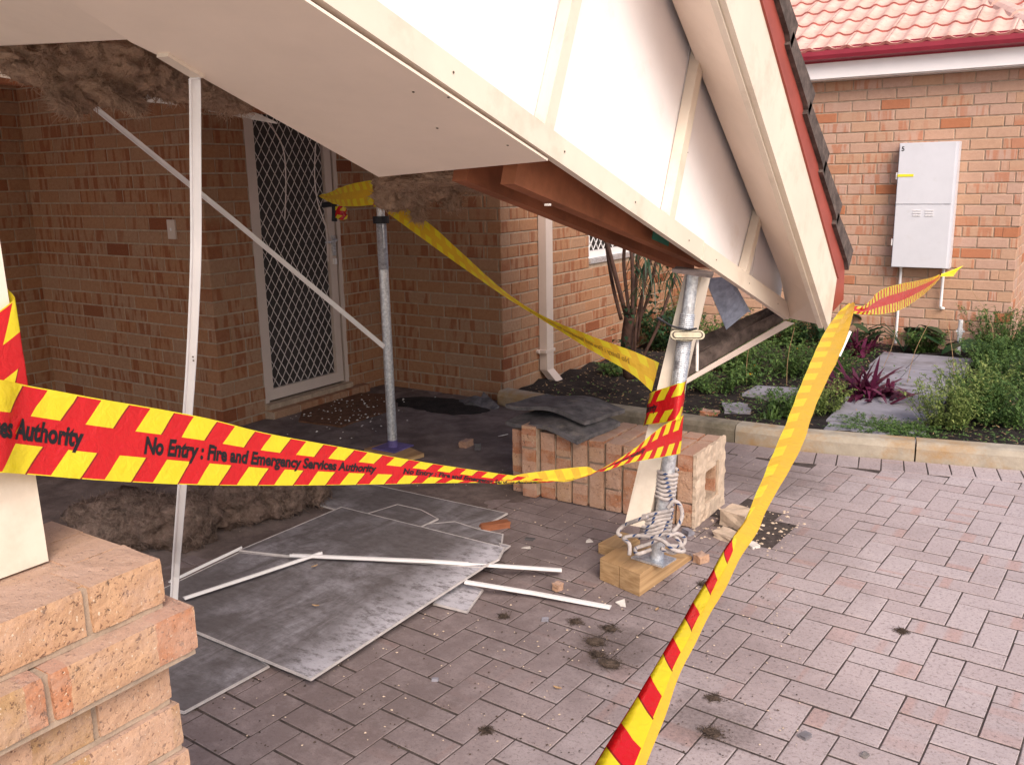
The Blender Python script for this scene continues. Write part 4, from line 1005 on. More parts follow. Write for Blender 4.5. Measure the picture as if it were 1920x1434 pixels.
# timber wedges and block
def wedge(pA, pB, dirv, H0, label, L=.42):
    pA, pB = Vector(pA), Vector(pB); d = Vector(dirv); mb = MB(); z = Vector((0, 0, 1))
    prof = [(0, 0), (0, H0), (.12, H0*1.02), (L, .012), (L, 0)]
    vs = [pA+d*a_+z*b_ for a_, b_ in prof]+[pB+d*a_+z*b_ for a_, b_ in prof]; n_ = 5
    mb.add(vs, [tuple(range(n_)), tuple(range(2*n_-1, n_-1, -1))]+[(i, n_+i, n_+(i+1) % n_, (i+1) % n_) for i in range(n_)]); return tag(mb.build('timber_wedge', MAT['pine']), label, 'timber wedge')
wa, wb = G(1125, 1086, .002), G(1199, 1118, .002); wd_ = (G(1292, 1052, .002)-wb); wd_.normalize(); wm = (wa+wb)/2
wedge(wa, wm-(wb-wa)*.008, wd_, .088, 'left hand pine wedge under the thick prop base plate')
wedge(wm+(wb-wa)*.008, wb, wd_, .088, 'right hand pine wedge under the thick prop base plate')
mb = MB(); mb.slab([G(1122, 1037, .0), G(1160, 1046, .0), G(1200, 1025, .0), G(1165, 1015, .0)], (0, 0, .045)); tag(mb.build('timber_block', MAT['pine']), 'small orange timber block behind the pine wedges beside the rope coil', 'timber block')
# rope
def coil(t0, t1, turns, r1, ph=0., side=None, bulge=0, n_=18):
    pts = []
    N__ = int(turns*n_)
    for i in range(N__+1):
        f_ = i/N__; g_ = 2*math.pi*turns*f_+ph; t = t0+(t1-t0)*f_; c_ = q2(t)
        rx = r1; off = X2*math.cos(g_)*rx+Y2*math.sin(g_)*r1
        if bulge:
            cc = math.cos(g_)
            if cc < 0: off = X2*cc*(rx+bulge*(.85+.15*math.sin(turns*f_*2.2)))+Y2*math.sin(g_)*r1*1.2; off -= ax2.normalized()*(-cc)*.038
        pts.append(c_+off+ax2.normalized()*.002*math.sin(i*1.7))
    return pts
rp = empty('rope', tuple(q2(.2)), 'white rope with blue flecks wound in coils around the thick prop', 'rope')
RR = .0078
mb = MB(); mb.tube(coil(.325, .225, 7, .0355), RR, 8); mb.build('upper_coil', MAT['rope'], rp, smooth=True)
mb = MB(); mb.tube(coil(.198, .10, 7, .036, bulge=.042), RR, 8); mb.build('lower_coil', MAT['rope'], rp, smooth=True)
mb = MB(); mb.tube(spline([at(1252, 952, 3.33), at(1262, 940, 3.32), at(1274, 945, 3.32), at(1279, 965, 3.33), at(1272, 985, 3.33), at(1262, 998, 3.33), at(1272, 1012, 3.33), at(1277, 1025, 3.34), at(1262, 1036, 3.32), at(1240, 1028, 3.30)], 6), RR, 8); mb.build('hanging_loop', MAT['rope'], rp, smooth=True)
mb = MB(); mb.tube(spline([at(1250, 1005, 3.3), at(1270, 1000, 3.32), at(1284, 1010, 3.34), at(1278, 1022, 3.34), at(1256, 1022, 3.3), at(1240, 1012, 3.38), at(1215, 1020, 3.4), at(1192, 1028, 3.4), at(1196, 1038, 3.36), at(1220, 1030, 3.38)], 6), RR, 8); mb.build('ground_loop', MAT['rope'], rp, smooth=True)
mb = MB(); mb.tube(spline([at(1165, 1005, 3.42), at(1158, 998, 3.42), at(1170, 985, 3.42), at(1195, 975, 3.36), at(1215, 968, 3.33)], 6), RR, 8); mb.tube(spline([at(1180, 1040, 3.34), at(1180, 1020, 3.34), at(1170, 1008, 3.38), at(1200, 1004, 3.36), at(1240, 1012, 3.3), at(1262, 1030, 3.28), at(1282, 1033, 3.3), at(1276, 1022, 3.36)], 6), RR, 8); mb.build('rope_end', MAT['rope'], rp, smooth=True)
# ---------------------------------------------------------------- sheets on the ground
def sheet(pix, z, label, tilt=None, cat='fibre sheet'):
    P = []
    for i, q_ in enumerate(pix):
        zz = z if len(q_) == 2 else q_[2]; P.append(G(q_[0], q_[1], zz))
    o = empty('fibre_sheet', tuple(P[0]), label, cat)
    n_ = len(P); mb = MB(); mb.slab(P, (0, 0, -.0055)); b = mb.build('sheet_board', MAT['fibro'], o)
    mb = MB(); c_ = sum(P, Vector())/n_
    for i in range(n_):
        a_, b_ = P[i], P[(i+1) % n_]; ia, ib = a_+(c_-a_).normalized()*.006, b_+(c_-b_).normalized()*.006
        if (b_-a_).length < .02: continue
        mb.slab([a_, b_, ib, ia], (0, 0, .0012))
        ou = Vector((b_.y-a_.y, a_.x-b_.x, 0)).normalized()*.0012
        if ou.dot(c_-a_) > 0: ou = -ou
        mb.slab([a_+ou, b_+ou, b_-Vector((0, 0, .0055))+ou, a_-Vector((0, 0, .0055))+ou], -ou*.5)
    mb.build('broken_edge', MAT['fibro_edge'], o); return o
sheet([(600, 900), (700, 908), (952, 962), (886, 998), (700, 975), (540, 930)], .012, 'dark fibre sheet lying flat nearest the toppled pillar')
sheet([(690, 962), (745, 945), (790, 955), (822, 972), (780, 992), (720, 985)], .022, 'small pale broken sheet piece poking from behind the big sheet')
sheet([(770, 985), (852, 977), (900, 992), (944, 1001), (940, 1030), (905, 1040), (800, 1020)], .02, 'torn sheet fragment under the right corner of the big sheet')
sheet([(936, 1018), (957, 1022), (942, 1034)], .03, 'tiny pale triangular sheet chip beside the big sheet')
sheet([(300, 1150), (420, 1190), (505, 1248), (345, 1335), (180, 1290)], .012, 'dark fibre sheet partly under the big sheet, next to the near pillar')
sheet([(850, 1085), (906, 1105), (876, 1147), (812, 1131)], .014, 'small torn sheet corner sticking out under the big sheet at right')
sheet([(448, 1035, .035), (560, 1046, .04), (700, 1050, .045), (905, 1064, .06), (583, 1273, .035), (345, 1175, .025), (290, 1110, .025)], .03, 'large front half of the scraped grey fibre sheet on the paving')
sheet([(640, 950, .045), (947, 1026, .07), (936, 1048, .07), (905, 1063, .063), (700, 1049, .053), (560, 1043, .048), (448, 1031, .042)], .05, 'large rear half of the scraped grey fibre sheet, cracked from the front half')
# cream cornice strips
def strip(name, pts, wd, label, up=(0, 0, 1), mat='white', lip=True):
    o = empty(name, tuple(pts[0]), label, 'trim strip')
    mb = MB(); vs = []; U_ = Vector(up)
    P = [Vector(p_) for p_ in pts]
    for i, p_ in enumerate(P):
        d = (P[min(i+1, len(P)-1)]-P[max(i-1, 0)]).normalized(); s = d.cross(U_).normalized(); n_ = s.cross(d)
        vs += [p_-s*wd/2, p_+s*wd/2, p_+s*wd/2+n_*.003, p_-s*wd/2+n_*.003]
    k = len(P); fs = [(4*i+j, 4*i+(j+1) % 4, 4*i+4+(j+1) % 4, 4*i+4+j) for i in range(k-1) for j in range(4)]+[(3, 2, 1, 0), tuple(range(4*k-4, 4*k))]
    mb.add(vs, fs); mb.build('face', MAT[mat], o)
    mb = MB(); vs = []
    for i, p_ in enumerate(P):
        d = (P[min(i+1, len(P)-1)]-P[max(i-1, 0)]).normalized(); s = d.cross(U_).normalized(); n_ = s.cross(d)
        q_ = p_+s*(wd/2-.005)+n_*.003; vs += [q_, q_+s*.0045, q_+s*.0045+n_*.008, q_+n_*.008]
    mb.add(vs, fs); mb.build('raised_edge', MAT[mat], o); return o
S3b = S3-(Pn if Pn.z > 0 else -Pn)*.012
foot = G(321, 1228, .004)
vp = [S3b+Vector((.0, 0, .0)), at(367, 160, 1.985), at(368, 300, 2.03), at(369, 450, 2.10), at(366, 560, 2.17), at(360, 680, 2.27), at(353, 780, 2.37), at(344, 900, 2.52), at(336, 1000, 2.70), at(330, 1080, 2.88), foot]
vs_ = spline(vp, 4); bo = strip('trim_strip', vs_, .023, 'long cream trim strip hanging down from the ceiling sheet behind the near pillar', up=-fwd)
for (u, v, d_) in ((362, 669, 2.255), (363, 676, 2.262)):
    mb = MB(); p_ = at(u, v, d_-.006); mb.tube([p_, p_-fwd*.002], .0022, 6, True, False); mb.build('screw_hole', MAT['screw'], bo)
strip('trim_strip', [at(163, 190, 3.9), at(440, 415, 4.3), at(720, 650, 4.80)], .024, 'thin cream strip slanting from the hanging insulation to the slim prop', up=-fwd)
strip('trim_strip', [G(546, 1041, .062), G(800, 1052, .075), G(1053, 1069, .03)], .03, 'straight white strip across the big sheet pointing right')
strip('trim_strip', [G(872, 1091, .05), G(1000, 1112, .02), G(1145, 1139, .008)], .03, 'white strip lying on the pavers below the other one')
strip('trim_strip', [G(345, 1122, .045), G(480, 1078, .058), G(602, 1037, .066)], .026, 'white strip on the big sheet running from the near pillar to the upper strip')
strip('trim_strip', [G(318, 1092, .03), G(380, 1062, .035), G(452, 1028, .04)], .016, 'thin white strip edging the left side of the big sheet')
# cracked edge dirt line etc.: leaves on sheet
# ---------------------------------------------------------------- insulation
def fluff(name, blobs, label, mat='wool', cat='insulation', seed=1, fib=2600, sub=4, amp=.35):
    rr = random.Random(seed); mb = MB(); bm = bmesh.new(); bmesh.ops.create_icosphere(bm, subdivisions=sub, radius=1)
    base_v = [v.co.copy() for v in bm.verts]; base_f = [tuple(v.index for v in f.verts) for f in bm.faces]; bm.free(); allv = []
    for k, (c, rx, ry, rz, rot) in enumerate(blobs):
        c = Vector(c); Rm = rot if isinstance(rot, Matrix) else Matrix.Rotation(rot, 3, 'Z'); sd = rr.random()*50; vs = []
        for v in base_v:
            n1 = noise.fractal(v*2.1+Vector((sd, 0, 0)), 1, 2, 3); n2 = noise.fractal(v*7+Vector((0, sd, 0)), .8, 2, 3)
            q_ = Vector([math.copysign(abs(t)**.75, t) for t in v]); s = 1+amp*n1+.13*n2
            vs.append(c+Rm @ Vector((q_.x*rx*s, q_.y*ry*s, q_.z*rz*s)))
        mb.add(vs, base_f); allv += vs
    o = empty(name, tuple(blobs[0][0]), label, cat); mb.build('batt', MAT[mat], o, smooth=True)
    mb = MB(); 
    for i in range(fib):
        p_ = allv[rr.randrange(len(allv))]; d = Vector((rr.gauss(0, 1), rr.gauss(0, 1), rr.gauss(0, 1))).normalized(); l_ = rr.uniform(.008, .04)*(1.5 if rr.random() < .1 else 1); e_ = d.orthogonal().normalized()*rr.uniform(.0006, .0016)
        q_ = p_+d*l_*.5+Vector((rr.gauss(0, .004), rr.gauss(0, .004), 0)); r_ = p_+d*l_+Vector((rr.gauss(0, .01), rr.gauss(0, .01), rr.gauss(0, .01)))
        mb.add([p_-e_, p_+e_, q_+e_, q_-e_, r_], [(0, 1, 2, 3), (3, 2, 4)])
    mb.build('loose_fibres', MAT[mat], o, kind='stuff'); return o
Mv = Matrix((RT, UP, -fwd)).transposed()
bl = []
rr = random.Random(5)
for (u, v, d, rx, ry) in ((70, 128, 3.35, 62, 32), (30, 105, 3.3, 60, 26), (125, 130, 3.1, 42, 50), (180, 130, 3.0, 60, 46), (240, 130, 3.0, 60, 46), (135, 180, 3.0, 32, 28), (200, 172, 3.0, 55, 25), (290, 145, 3.05, 50, 36), (335, 165, 3.1, 45, 24), (390, 180, 3.2, 40, 20), (430, 195, 3.3, 35, 14), (235, 182, 2.98, 30, 14), (120, 195, 2.95, 16, 16), (240, 192, 2.96, 10, 10), (290, 110, 3.1, 60, 26), (350, 150, 3.1, 40, 24)):
    bl.append((at(u, v, d), rx/F*d*.9, ry/F*d*.85, .09, Mv @ Matrix.Rotation(rr.uniform(-.3, .1), 3, 'Z')))
fluff('insulation_batt', bl, 'brown glass wool hanging from the broken ceiling at top left', seed=3, fib=15000)
bl = []
for (u, v, d, rx, ry) in ((735, 365, 4.2, 36, 34), (780, 360, 4.15, 32, 34), (785, 395, 4.2, 14, 22), (830, 355, 4.1, 32, 22), (848, 375, 4.15, 16, 22), (880, 345, 4.0, 34, 16), (930, 345, 3.85, 40, 12), (760, 345, 4.0, 60, 16), (860, 335, 3.8, 90, 12), (980, 325, 3.6, 50, 10)):
    bl.append((at(u, v, d), rx/F*d*.9, ry/F*d*.85, .06, Mv @ Matrix.Rotation(rr.uniform(-.2, .2), 3, 'Z')))
fluff('insulation_batt', bl, 'ragged brown glass wool hanging behind the slim prop head', mat='wool', seed=8, fib=9000)
g1, g2 = G(240, 985, .12), G(345, 985, .13)
fluff('insulation_batt', [(G(225, 975, .10), .20, .16, .11, .5), (G(345, 980, .10), .13, .12, .11, .2), (G(280, 968, .12), .17, .14, .09, .1)], 'dark wad of glass wool on the ground just behind the near pillar', mat='wool2', seed=11, fib=9000, amp=.28)
fluff('insulation_batt', [(G(430, 945, .09), .17, .12, .09, .3), (G(500, 930, .08), .19, .11, .08, .2), (G(570, 915, .07), .13, .1, .06, .0)], 'brown wad of glass wool on the ground below the tape, right of the hanging strip', mat='wool2', seed=14, fib=9000, amp=.3)
# broken plaster bits left in the ceiling
def shard(name, P, off, label, cat, mat='plaster', group=None):
    mb = MB(); mb.slab(P, off); return tag(mb.build(name, MAT[mat]), label, cat, group)
shard('ceiling_fragment', [at(-30, 108, 3.7), at(45, 125, 3.6), at(100, 162, 3.55), at(-30, 140, 3.7)], (0, 0, .01), 'pale ceiling board fragment at the left edge under the hanging insulation', 'ceiling fragment', 'cream_soffit')
shard('ceiling_fragment', [at(255, 190, 3.5), at(275, 181, 3.5), at(310, 184, 3.5), at(332, 198, 3.5), at(300, 194, 3.5)], (0, 0, .01), 'small curved pale ceiling piece just left of the hanging strip', 'ceiling fragment', 'plaster')
shard('ceiling_fragment', [at(387, 204, 4.2), at(480, 215, 4.4), at(520, 233, 4.4), at(470, 224, 4.4), at(390, 209, 4.2)], (0, 0, .008), 'thin pale ceiling edge above the security door', 'ceiling fragment', 'plaster')
cb = MB(); cb.slab([at(-60, 150, 4.2), at(110, 165, 4.2), at(520, 215, 4.7), at(520, 190, 4.7), at(300, 60, 4.2), at(-60, 60, 4.2)], fwd*.03); o = cb.build('eave_shadow_panel', MAT['timber']); tag(o, 'dark porch ceiling panel painted as the deep eave shadow above the hanging insulation', 'timber')  # dark panel put in where the deep eave shadow falls
# wires by the door
for pts, lab in (([at(490, 215, 4.9), at(520, 255, 5.2), at(533, 290, 5.3), at(536, 350, 5.4), at(534, 410, 5.4)], 'pale loose cable hanging in front of the mesh door'), ([at(592, 270, 5.6), at(590, 330, 5.6), at(596, 380, 5.6), at(612, 430, 5.6), at(615, 490, 5.6)], 'thin cable hanging beside the door handle')):
    mb = MB(); mb.tube(spline(pts, 5), .004, 5, True, False); tag(mb.build('hanging_cable', MAT['grille']), lab, 'cable')
# ---------------------------------------------------------------- porch floor things
mb = MB(); vs = []
P4 = [G(560, 792, .004), G(575, 752, .004), G(650, 738, .004), G(738, 742, .004), G(742, 768, .004), G(640, 802, .004)]
mb.slab(P4, (0, 0, .012)); tag(mb.build('door_mat', MAT['doormat']), 'worn dark brown door mat strewn with white crumbs at the step', 'door mat')
mb = MB(); N_ = 26; vs = []; c_ = G(830, 760, 0)
for i in range(N_):
    g_ = 2*math.pi*i/N_; r_ = 1+.25*noise.noise(Vector((math.cos(g_)*2, math.sin(g_)*2, 4))); vs.append(Vector((c_.x+.40*math.cos(g_)*r_, c_.y+.20*math.sin(g_)*r_-.02, .006)))
mb.add(vs+[Vector((c_.x, c_.y, .03))], [(i, (i+1) % N_, N_) for i in range(N_)]); tag(mb.build('soil_patch', MAT['soil']), 'black patch of spilled soil against the wall behind the slim prop', 'soil patch')
old_tile('tile_shard', tuple(G(884, 752, .03)), R_(20), R_(10), 0, .2, .12, 'curved grey tile shard lying on the black soil patch', nxx=10, sd=11)
shard('tile_shard', [G(893, 765, .0), G(905, 738, .05), G(935, 765, .01), G(925, 770, 0)], (0, .01, .012), 'small upright grey tile chip at the foot of the brick corner', 'tile shard', 'tile_grey')
def chunk(name, c, s, mat, label, cat, seed, group=None, parent=None):
    bm = bmesh.new(); bmesh.ops.create_cube(bm, size=1); bmesh.ops.subdivide_edges(bm, edges=bm.edges, cuts=2, use_grid_fill=True); rr = random.Random(seed)
    Rm = Matrix.Rotation(rr.uniform(0, 3), 3, 'Z') @ Matrix.Rotation(rr.uniform(-.15, .15), 3, 'X')
    vs = []
    for v in bm.verts:
        p_ = Vector((v.co.x*s[0], v.co.y*s[1], v.co.z*s[2])); k_ = 1+.22*noise.noise(v.co*3+Vector((seed, 0, 0))); vs.append(Vector(c)+Rm @ (p_*k_))
    fs = [tuple(v.index for v in f.verts) for f in bm.faces]; bm.free()
    mb = MB(); mb.add(vs, fs); o = mb.build(name, MAT[mat], parent)
    if label: tag(o, label, cat, group)
    return o
for (u, v, s, mt, nm, lab, cat) in (
    (874, 832, (.07, .05, .045), 'brick_fallen', 'brick_fragment', 'reddish brick fragment on the dusty floor left of the toppled pillar', 'brick fragment'),
    (896, 838, (.035, .03, .04), 'tile_grey', 'tile_shard', 'small grey chip touching the reddish brick fragment', 'tile shard'),
    (928, 985, (.13, .035, .03), 'timber', 'timber_offcut', 'small red brown timber offcut beside the dark sheet corner', 'timber offcut'),
    (1314, 1046, (.05, .04, .035), 'brick_fallen', 'brick_fragment', 'small brick cube to the right of the wedge tip', 'brick fragment'),
    (1046, 1099, (.032, .028, .028), 'brick_fallen', 'brick_fragment', 'small red brick crumb between the two white strips', 'brick fragment'),
    (1384, 970, (.13, .09, .075), 'mortar_pale', 'mortar_lump', 'pale mortar lump at the edge of the empty post hole', 'mortar lump'),
    (1365, 1003, (.11, .07, .03), 'mortar_pale', 'mortar_lump', 'flat crumbled mortar piece in front of the toppled pillar end', 'mortar lump'),
    (1332, 778, (.11, .08, .06), 'brick_fallen', 'garden_stone', 'reddish stone lying in the bed behind the kerb', 'stone'),
    (1380, 772, (.22, .16, .06), 'slab', 'garden_stone', 'flat grey stone in the bed beside the reddish stone', 'stone'),
    (1412, 1022, (.05, .035, .012), 'plaster', 'plaster_chip', 'white plaster chip right of the tape near the post hole', 'plaster chip'),
    (1290, 997, (.05, .03, .02), 'slab', 'stone_chip', 'bluish chip at the front foot of the toppled pillar', 'stone chip'),
    (993, 810+200, (.04, .03, .006), 'tile_grey', 'stone_chip', 'thin grey chip between the sheets and the wedges', 'stone chip'),
    (1510, 1378, (.03, .024, .01), 'slab', 'stone_chip', 'blue grey chip on the pavers at lower right of the long tape', 'stone chip'),
    (1622, 1415, (.022, .016, .008), 'tile_grey', 'stone_chip', 'dark oval chip near the bottom edge right of the tape', 'stone chip'),
    (816, 1273, (.02, .014, .008), 'slab', 'stone_chip', 'bluish chip on the paver joint below the big sheet', 'stone chip'),
    (1022, 1161, (.024, .016, .01), 'slab', 'stone_chip', 'grey chip on the pavers below the lower white strip', 'stone chip')):
    chunk(nm, G(u, v, s[2]/2), s, mt, lab, cat, u)
sh_i = 0
labs = ['white triangular plaster flake in front of the wedges', 'white plaster flake below the rope wedge block', 'white flake left of the wedge pile', 'thin bone white splinter on the floor left of the toppled pillar']
for (u, v, a_, b_) in ((1170, 1131, .045, .03), (1105, 1016, .03, .03), (987, 1028, .045, .018), (938, 818, .10, .006)):
    c_ = G(u, v, .004); g_ = random.uniform(0, 3) if a_ < .09 else .9; d = Vector((math.cos(g_), math.sin(g_), .15)); e_ = Vector((-math.sin(g_), math.cos(g_), 0))
    shard('plaster_chip', [c_-d*a_/2, c_+d*a_/2-e_*b_*.3, c_+d*a_*.2+e_*b_, c_-d*a_*.3+e_*b_*.6], (0, 0, .004), labs[sh_i], 'plaster chip'); sh_i += 1
# moss clods fallen from the gutter
def clod(u, v, r, label, seed):
    c_ = G(u, v, r*.25); o = empty('moss_clod', tuple(c_), label, 'moss clod'); rr = random.Random(seed); mb = MB()
    bm = bmesh.new(); bmesh.ops.create_icosphere(bm, subdivisions=3, radius=1)
    vs = [c_+Vector((q.co.x*r*(1+.5*noise.noise(q.co*3+Vector((seed, 0, 0)))), q.co.y*r*.7*(1+.5*noise.noise(q.co*3+Vector((0, seed, 0)))), q.co.z*r*.24*(1+.6*noise.noise(q.co*4)))) for q in bm.verts]
    mb.add(vs, [tuple(q.index for q in f.verts) for f in bm.faces]); bm.free(); mb.build('clump', MAT['dirtclod'], o)
    mb = MB()
    for i in range(420):
        a_ = rr.uniform(0, 6.28); q = c_+Vector((math.cos(a_)*r*abs(rr.gauss(.9, .7)), math.sin(a_)*r*abs(rr.gauss(.8, .6)), rr.uniform(-.2, .3)*r)); q.z = max(q.z, .003); d = Vector((rr.gauss(0, 1), rr.gauss(0, 1), rr.gauss(0, .5))).normalized()*rr.uniform(.004, .014); e_ = d.orthogonal().normalized()*.0009
        mb.add([q-e_, q+e_, q+d], [(0, 1, 2)])
    mb.build('loose_crumbs', MAT['dirtclod'], o, kind='stuff')
for i, (u, v, r, lab) in enumerate(((1117, 1202, .030, 'dark moss clod in the middle of the row below the wedges'), (1121, 1226, .020, 'small greenish moss clod just below the middle one'), (1143, 1243, .034, 'largest dry moss clod, lowest of the row below the wedges'), (1144, 1178, .022, 'flat brown moss clod upper right of the row'), (1079, 1165, .017, 'small moss clod upper left of the row'), (944, 1155, .014, 'tiny moss clod below the torn sheet corner'),
                                   (1338, 1308, .015, 'moss clod right of the long tape, upper one'), (1335, 1372, .024, 'moss clod right of the long tape near the bottom edge'), (912, 1369, .013, 'tuft of moss in a paver joint near the bottom centre'), (1690, 1183, .014, 'small twiggy clod out on the clean pavers at right'), (776, 1122, .014, 'small clod of dirt resting on the big sheet'), (1320, 1095, .016, 'little clod beside the wedge tip'))):
    clod(u, v, r, lab, 30+i)
# loose rubble crumbs (uncountable)
mb = MB(); rr = random.Random(99)
def crumb(x_, y_, s, z_=.004):
    a_ = rr.uniform(0, 6.28); P = []
    for k in range(4):
        P.append(Vector((x_+s*math.cos(a_+k*1.57)*rr.uniform(.5, 1), y_+s*math.sin(a_+k*1.57)*rr.uniform(.5, 1), z_+rr.uniform(0, .3)*s)))
    P.append(Vector((x_, y_, z_+s*.6))); mb.add(P, [(0, 1, 4), (1, 2, 4), (2, 3, 4), (3, 0, 4)])
for i in range(900):
    u = rr.uniform(400, 1500); v = rr.uniform(740, 1400)
    p_ = G(u, v); 
    if p_.x < C1X+.15 or p_.y > -.25 or rr.random() > math.exp(-((p_.x-1.7)**2*.5+(p_.y+2.0)**2*.4)): continue
    crumb(p_.x, p_.y, rr.uniform(.002, .007))
for i in range(160):
    crumb(rr.uniform(2.05, 2.45), rr.uniform(-1.65, -1.15), rr.uniform(.004, .016), -.004)
tag(mb.build('rubble_crumbs', MAT['mortar_pale']), None, None, kind='stuff')
mb = MB()
for i in range(1500):
    u = rr.uniform(300, 1500); v = rr.uniform(740, 1420); p_ = G(u, v)
    if p_.x < C1X+.1 or rr.random() > .15+math.exp(-((p_.x-1.8)**2*.7+(p_.y+2.2)**2*.6)): continue
    crumb(p_.x, p_.y, rr.uniform(.0015, .006))
mb.build('dirt_crumbs', MAT['dirtclod'], kind='stuff')
mb = MB()
for i in range(5200):
    ii, jj = rr.randrange(-30, 30), rr.randrange(-34, 24); mo = (ii+jj) % 4; t_ = rr.random()*2
    if mo == 0: ex = (t_, rr.choice((0, 1)))
    elif mo == 2: ex = (rr.choice((0, 1)), t_)
    else: continue
    P = PO+PX_*((ii+ex[0])*CW)+PY_*((jj+ex[1])*CW)
    if not (.6 < P.x < 5 and -5 < P.y < ky(P.x)-.18) or inhole(P.x, P.y): continue
    if noise.noise(Vector((P.x*2.2, P.y*2.2, 5))) < rr.uniform(-.35, .5): continue
    crumb(P.x+rr.gauss(0, .002), P.y+rr.gauss(0, .002), rr.uniform(.0015, .0045), -.001)
mb.build('joint_moss', MAT['dirtclod'], kind='stuff')
for (u_, v_, z_, lb) in ((592, 1136, .052, 'dry curled leaf near the middle of the big sheet'), (590, 1062, .058, 'thin dry leaf just below the upper white strip on the big sheet'), (1232, 1143, .004, 'dry leaf scrap on the pavers below the wedges'), (1045, 1290, .004, 'pale dry leaf on the pavers below the row of moss clods')):
    c_ = G(u_, v_, z_); g_ = rr.uniform(0, 3); d_ = Vector((math.cos(g_), math.sin(g_), 0)); e_ = Vector((-d_.y, d_.x, 0)); mb = MB(); L_ = .028
    vs = []
    for q in range(6):
        t = q/5; ww = .006*math.sin(math.pi*(t*.96+.02)); m__ = c_+d_*L_*(t-.5)+Vector((0, 0, .006*abs(t-.5))); vs += [m__-e_*ww+Vector((0, 0, .003)), m__, m__+e_*ww+Vector((0, 0, .003))]
    mb.add(vs, [f_ for q in range(5) for f_ in ((3*q, 3*q+1, 3*q+4, 3*q+3), (3*q+1, 3*q+2, 3*q+5, 3*q+4))]); tag(mb.build('dry_leaf', MAT['dryleaf']), lb, 'leaf')
mb = MB()
for i in range(140):
    p_ = G(rr.gauss(650, 60), rr.gauss(770, 22)); 
    if p_.x < C1X+.1: continue
    crumb(p_.x, p_.y, rr.uniform(.004, .012), .016)
mb.build('plaster_crumbs', MAT['plaster'], kind='stuff')
# ---------------------------------------------------------------- barrier tape
TXT, TF = text_mesh('No Entry : Fire and Emergency Services Authority', .047, .26, .002, .82)
TXL = max(a for a, b in TXT)
def ribbon(name, label, st, n=10, vmap=None, u0=0., text=None, nv=8, folds=True, ink='ink', crinkle=.0015, usc=1.0):
    """st: list of stations, each (P_low(v=0), P_mid(v=.34), P_high(v=1)) or (low, high)"""
    S_ = []
    for s in st:
        s = [Vector(q_) for q_ in s]
        if len(s) == 2: s = [s[0], s[0].lerp(s[1], .34), s[1]]
        S_.append(s)
    cols = [spline([s[k] for s in S_], n) for k in range(3)]; m_ = len(cols[0]); us = [u0]
    for i in range(1, m_): us.append(us[-1]+usc*((cols[0][i]-cols[0][i-1]).length+(cols[2][i]-cols[2][i-1]).length)/2)
    vv = [0, .11, .22, .34, .45, .56, .67, .78, .89, 1]
    def P(i, v):
        a, b, c_ = cols[0][i], cols[1][i], cols[2][i]
        q_ = a.lerp(b, v/.34) if v <= .34 else b.lerp(c_, (v-.34)/.66)
        return q_
    grid = []; uv = []
    for i in range(m_):
        for v in vv:
            q_ = P(i, v); q_ = q_+Vector((1, .6, 0))*crinkle*noise.noise(Vector((us[i]*11, v*5, u0+1))); grid.append(q_); uv.append((us[i], vmap(v) if vmap else v))
    k = len(vv); mb = MB(); mb.add(grid, [(i*k+j, (i+1)*k+j, (i+1)*k+j+1, i*k+j+1) for i in range(m_-1) for j in range(k-1)], uv=uv)
    o = empty(name, tuple(cols[0][0]), label, 'barrier tape', 'red and yellow barrier tape'); mb.build('tape_strip', MAT['tape'], o, smooth=True)
    def surf(u, v):
        if u < us[0] or u > us[-1]: return None
        lo, hi = 0, m_-1
        while hi-lo > 1:
            md = (lo+hi)//2
            if us[md] <= u: lo = md
            else: hi = md
        t = (u-us[lo])/max(1e-6, us[hi]-us[lo]); a = P(lo, v).lerp(P(hi, v), t)
        du = (P(hi, v)-P(lo, v)); dv = (P(lo, min(1, v+.05))-P(lo, max(0, v-.05))); nn_ = du.cross(dv)
        if nn_.length < 1e-9: return None
        w_ = (1-t); cr_ = Vector((1, .6, 0))*crinkle*noise.noise(Vector((u*11, v*5, u0+1)))
        return a+cr_, nn_.normalized()
    if text:
        for off_ in text:
            vs, ok = [], []
            for (x_, y_) in TXT:
                r_ = surf(off_+x_, .5+(y_-.0165)/.15)
                vs.append(r_)
            mb = MB(); idm = {}; V = []
            for i, r_ in enumerate(vs):
                if r_: idm[i] = len(V); V += [r_[0]+r_[1]*.0009]
            V2 = [r_[0]-r_[1]*.0012 for r_ in vs if r_]
            fs = [tuple(idm[i] for i in f_) for f_ in TF if all(i in idm for i in f_)]
            if fs:
                mb.add(V, fs); mb.build('printed_text', MAT['ink'], o)
                mb = MB(); mb.add(V2, [tuple(reversed(f_)) for f_ in fs]); mb.build('text_showing_through', MAT['ink_back'], o)
    return o, us
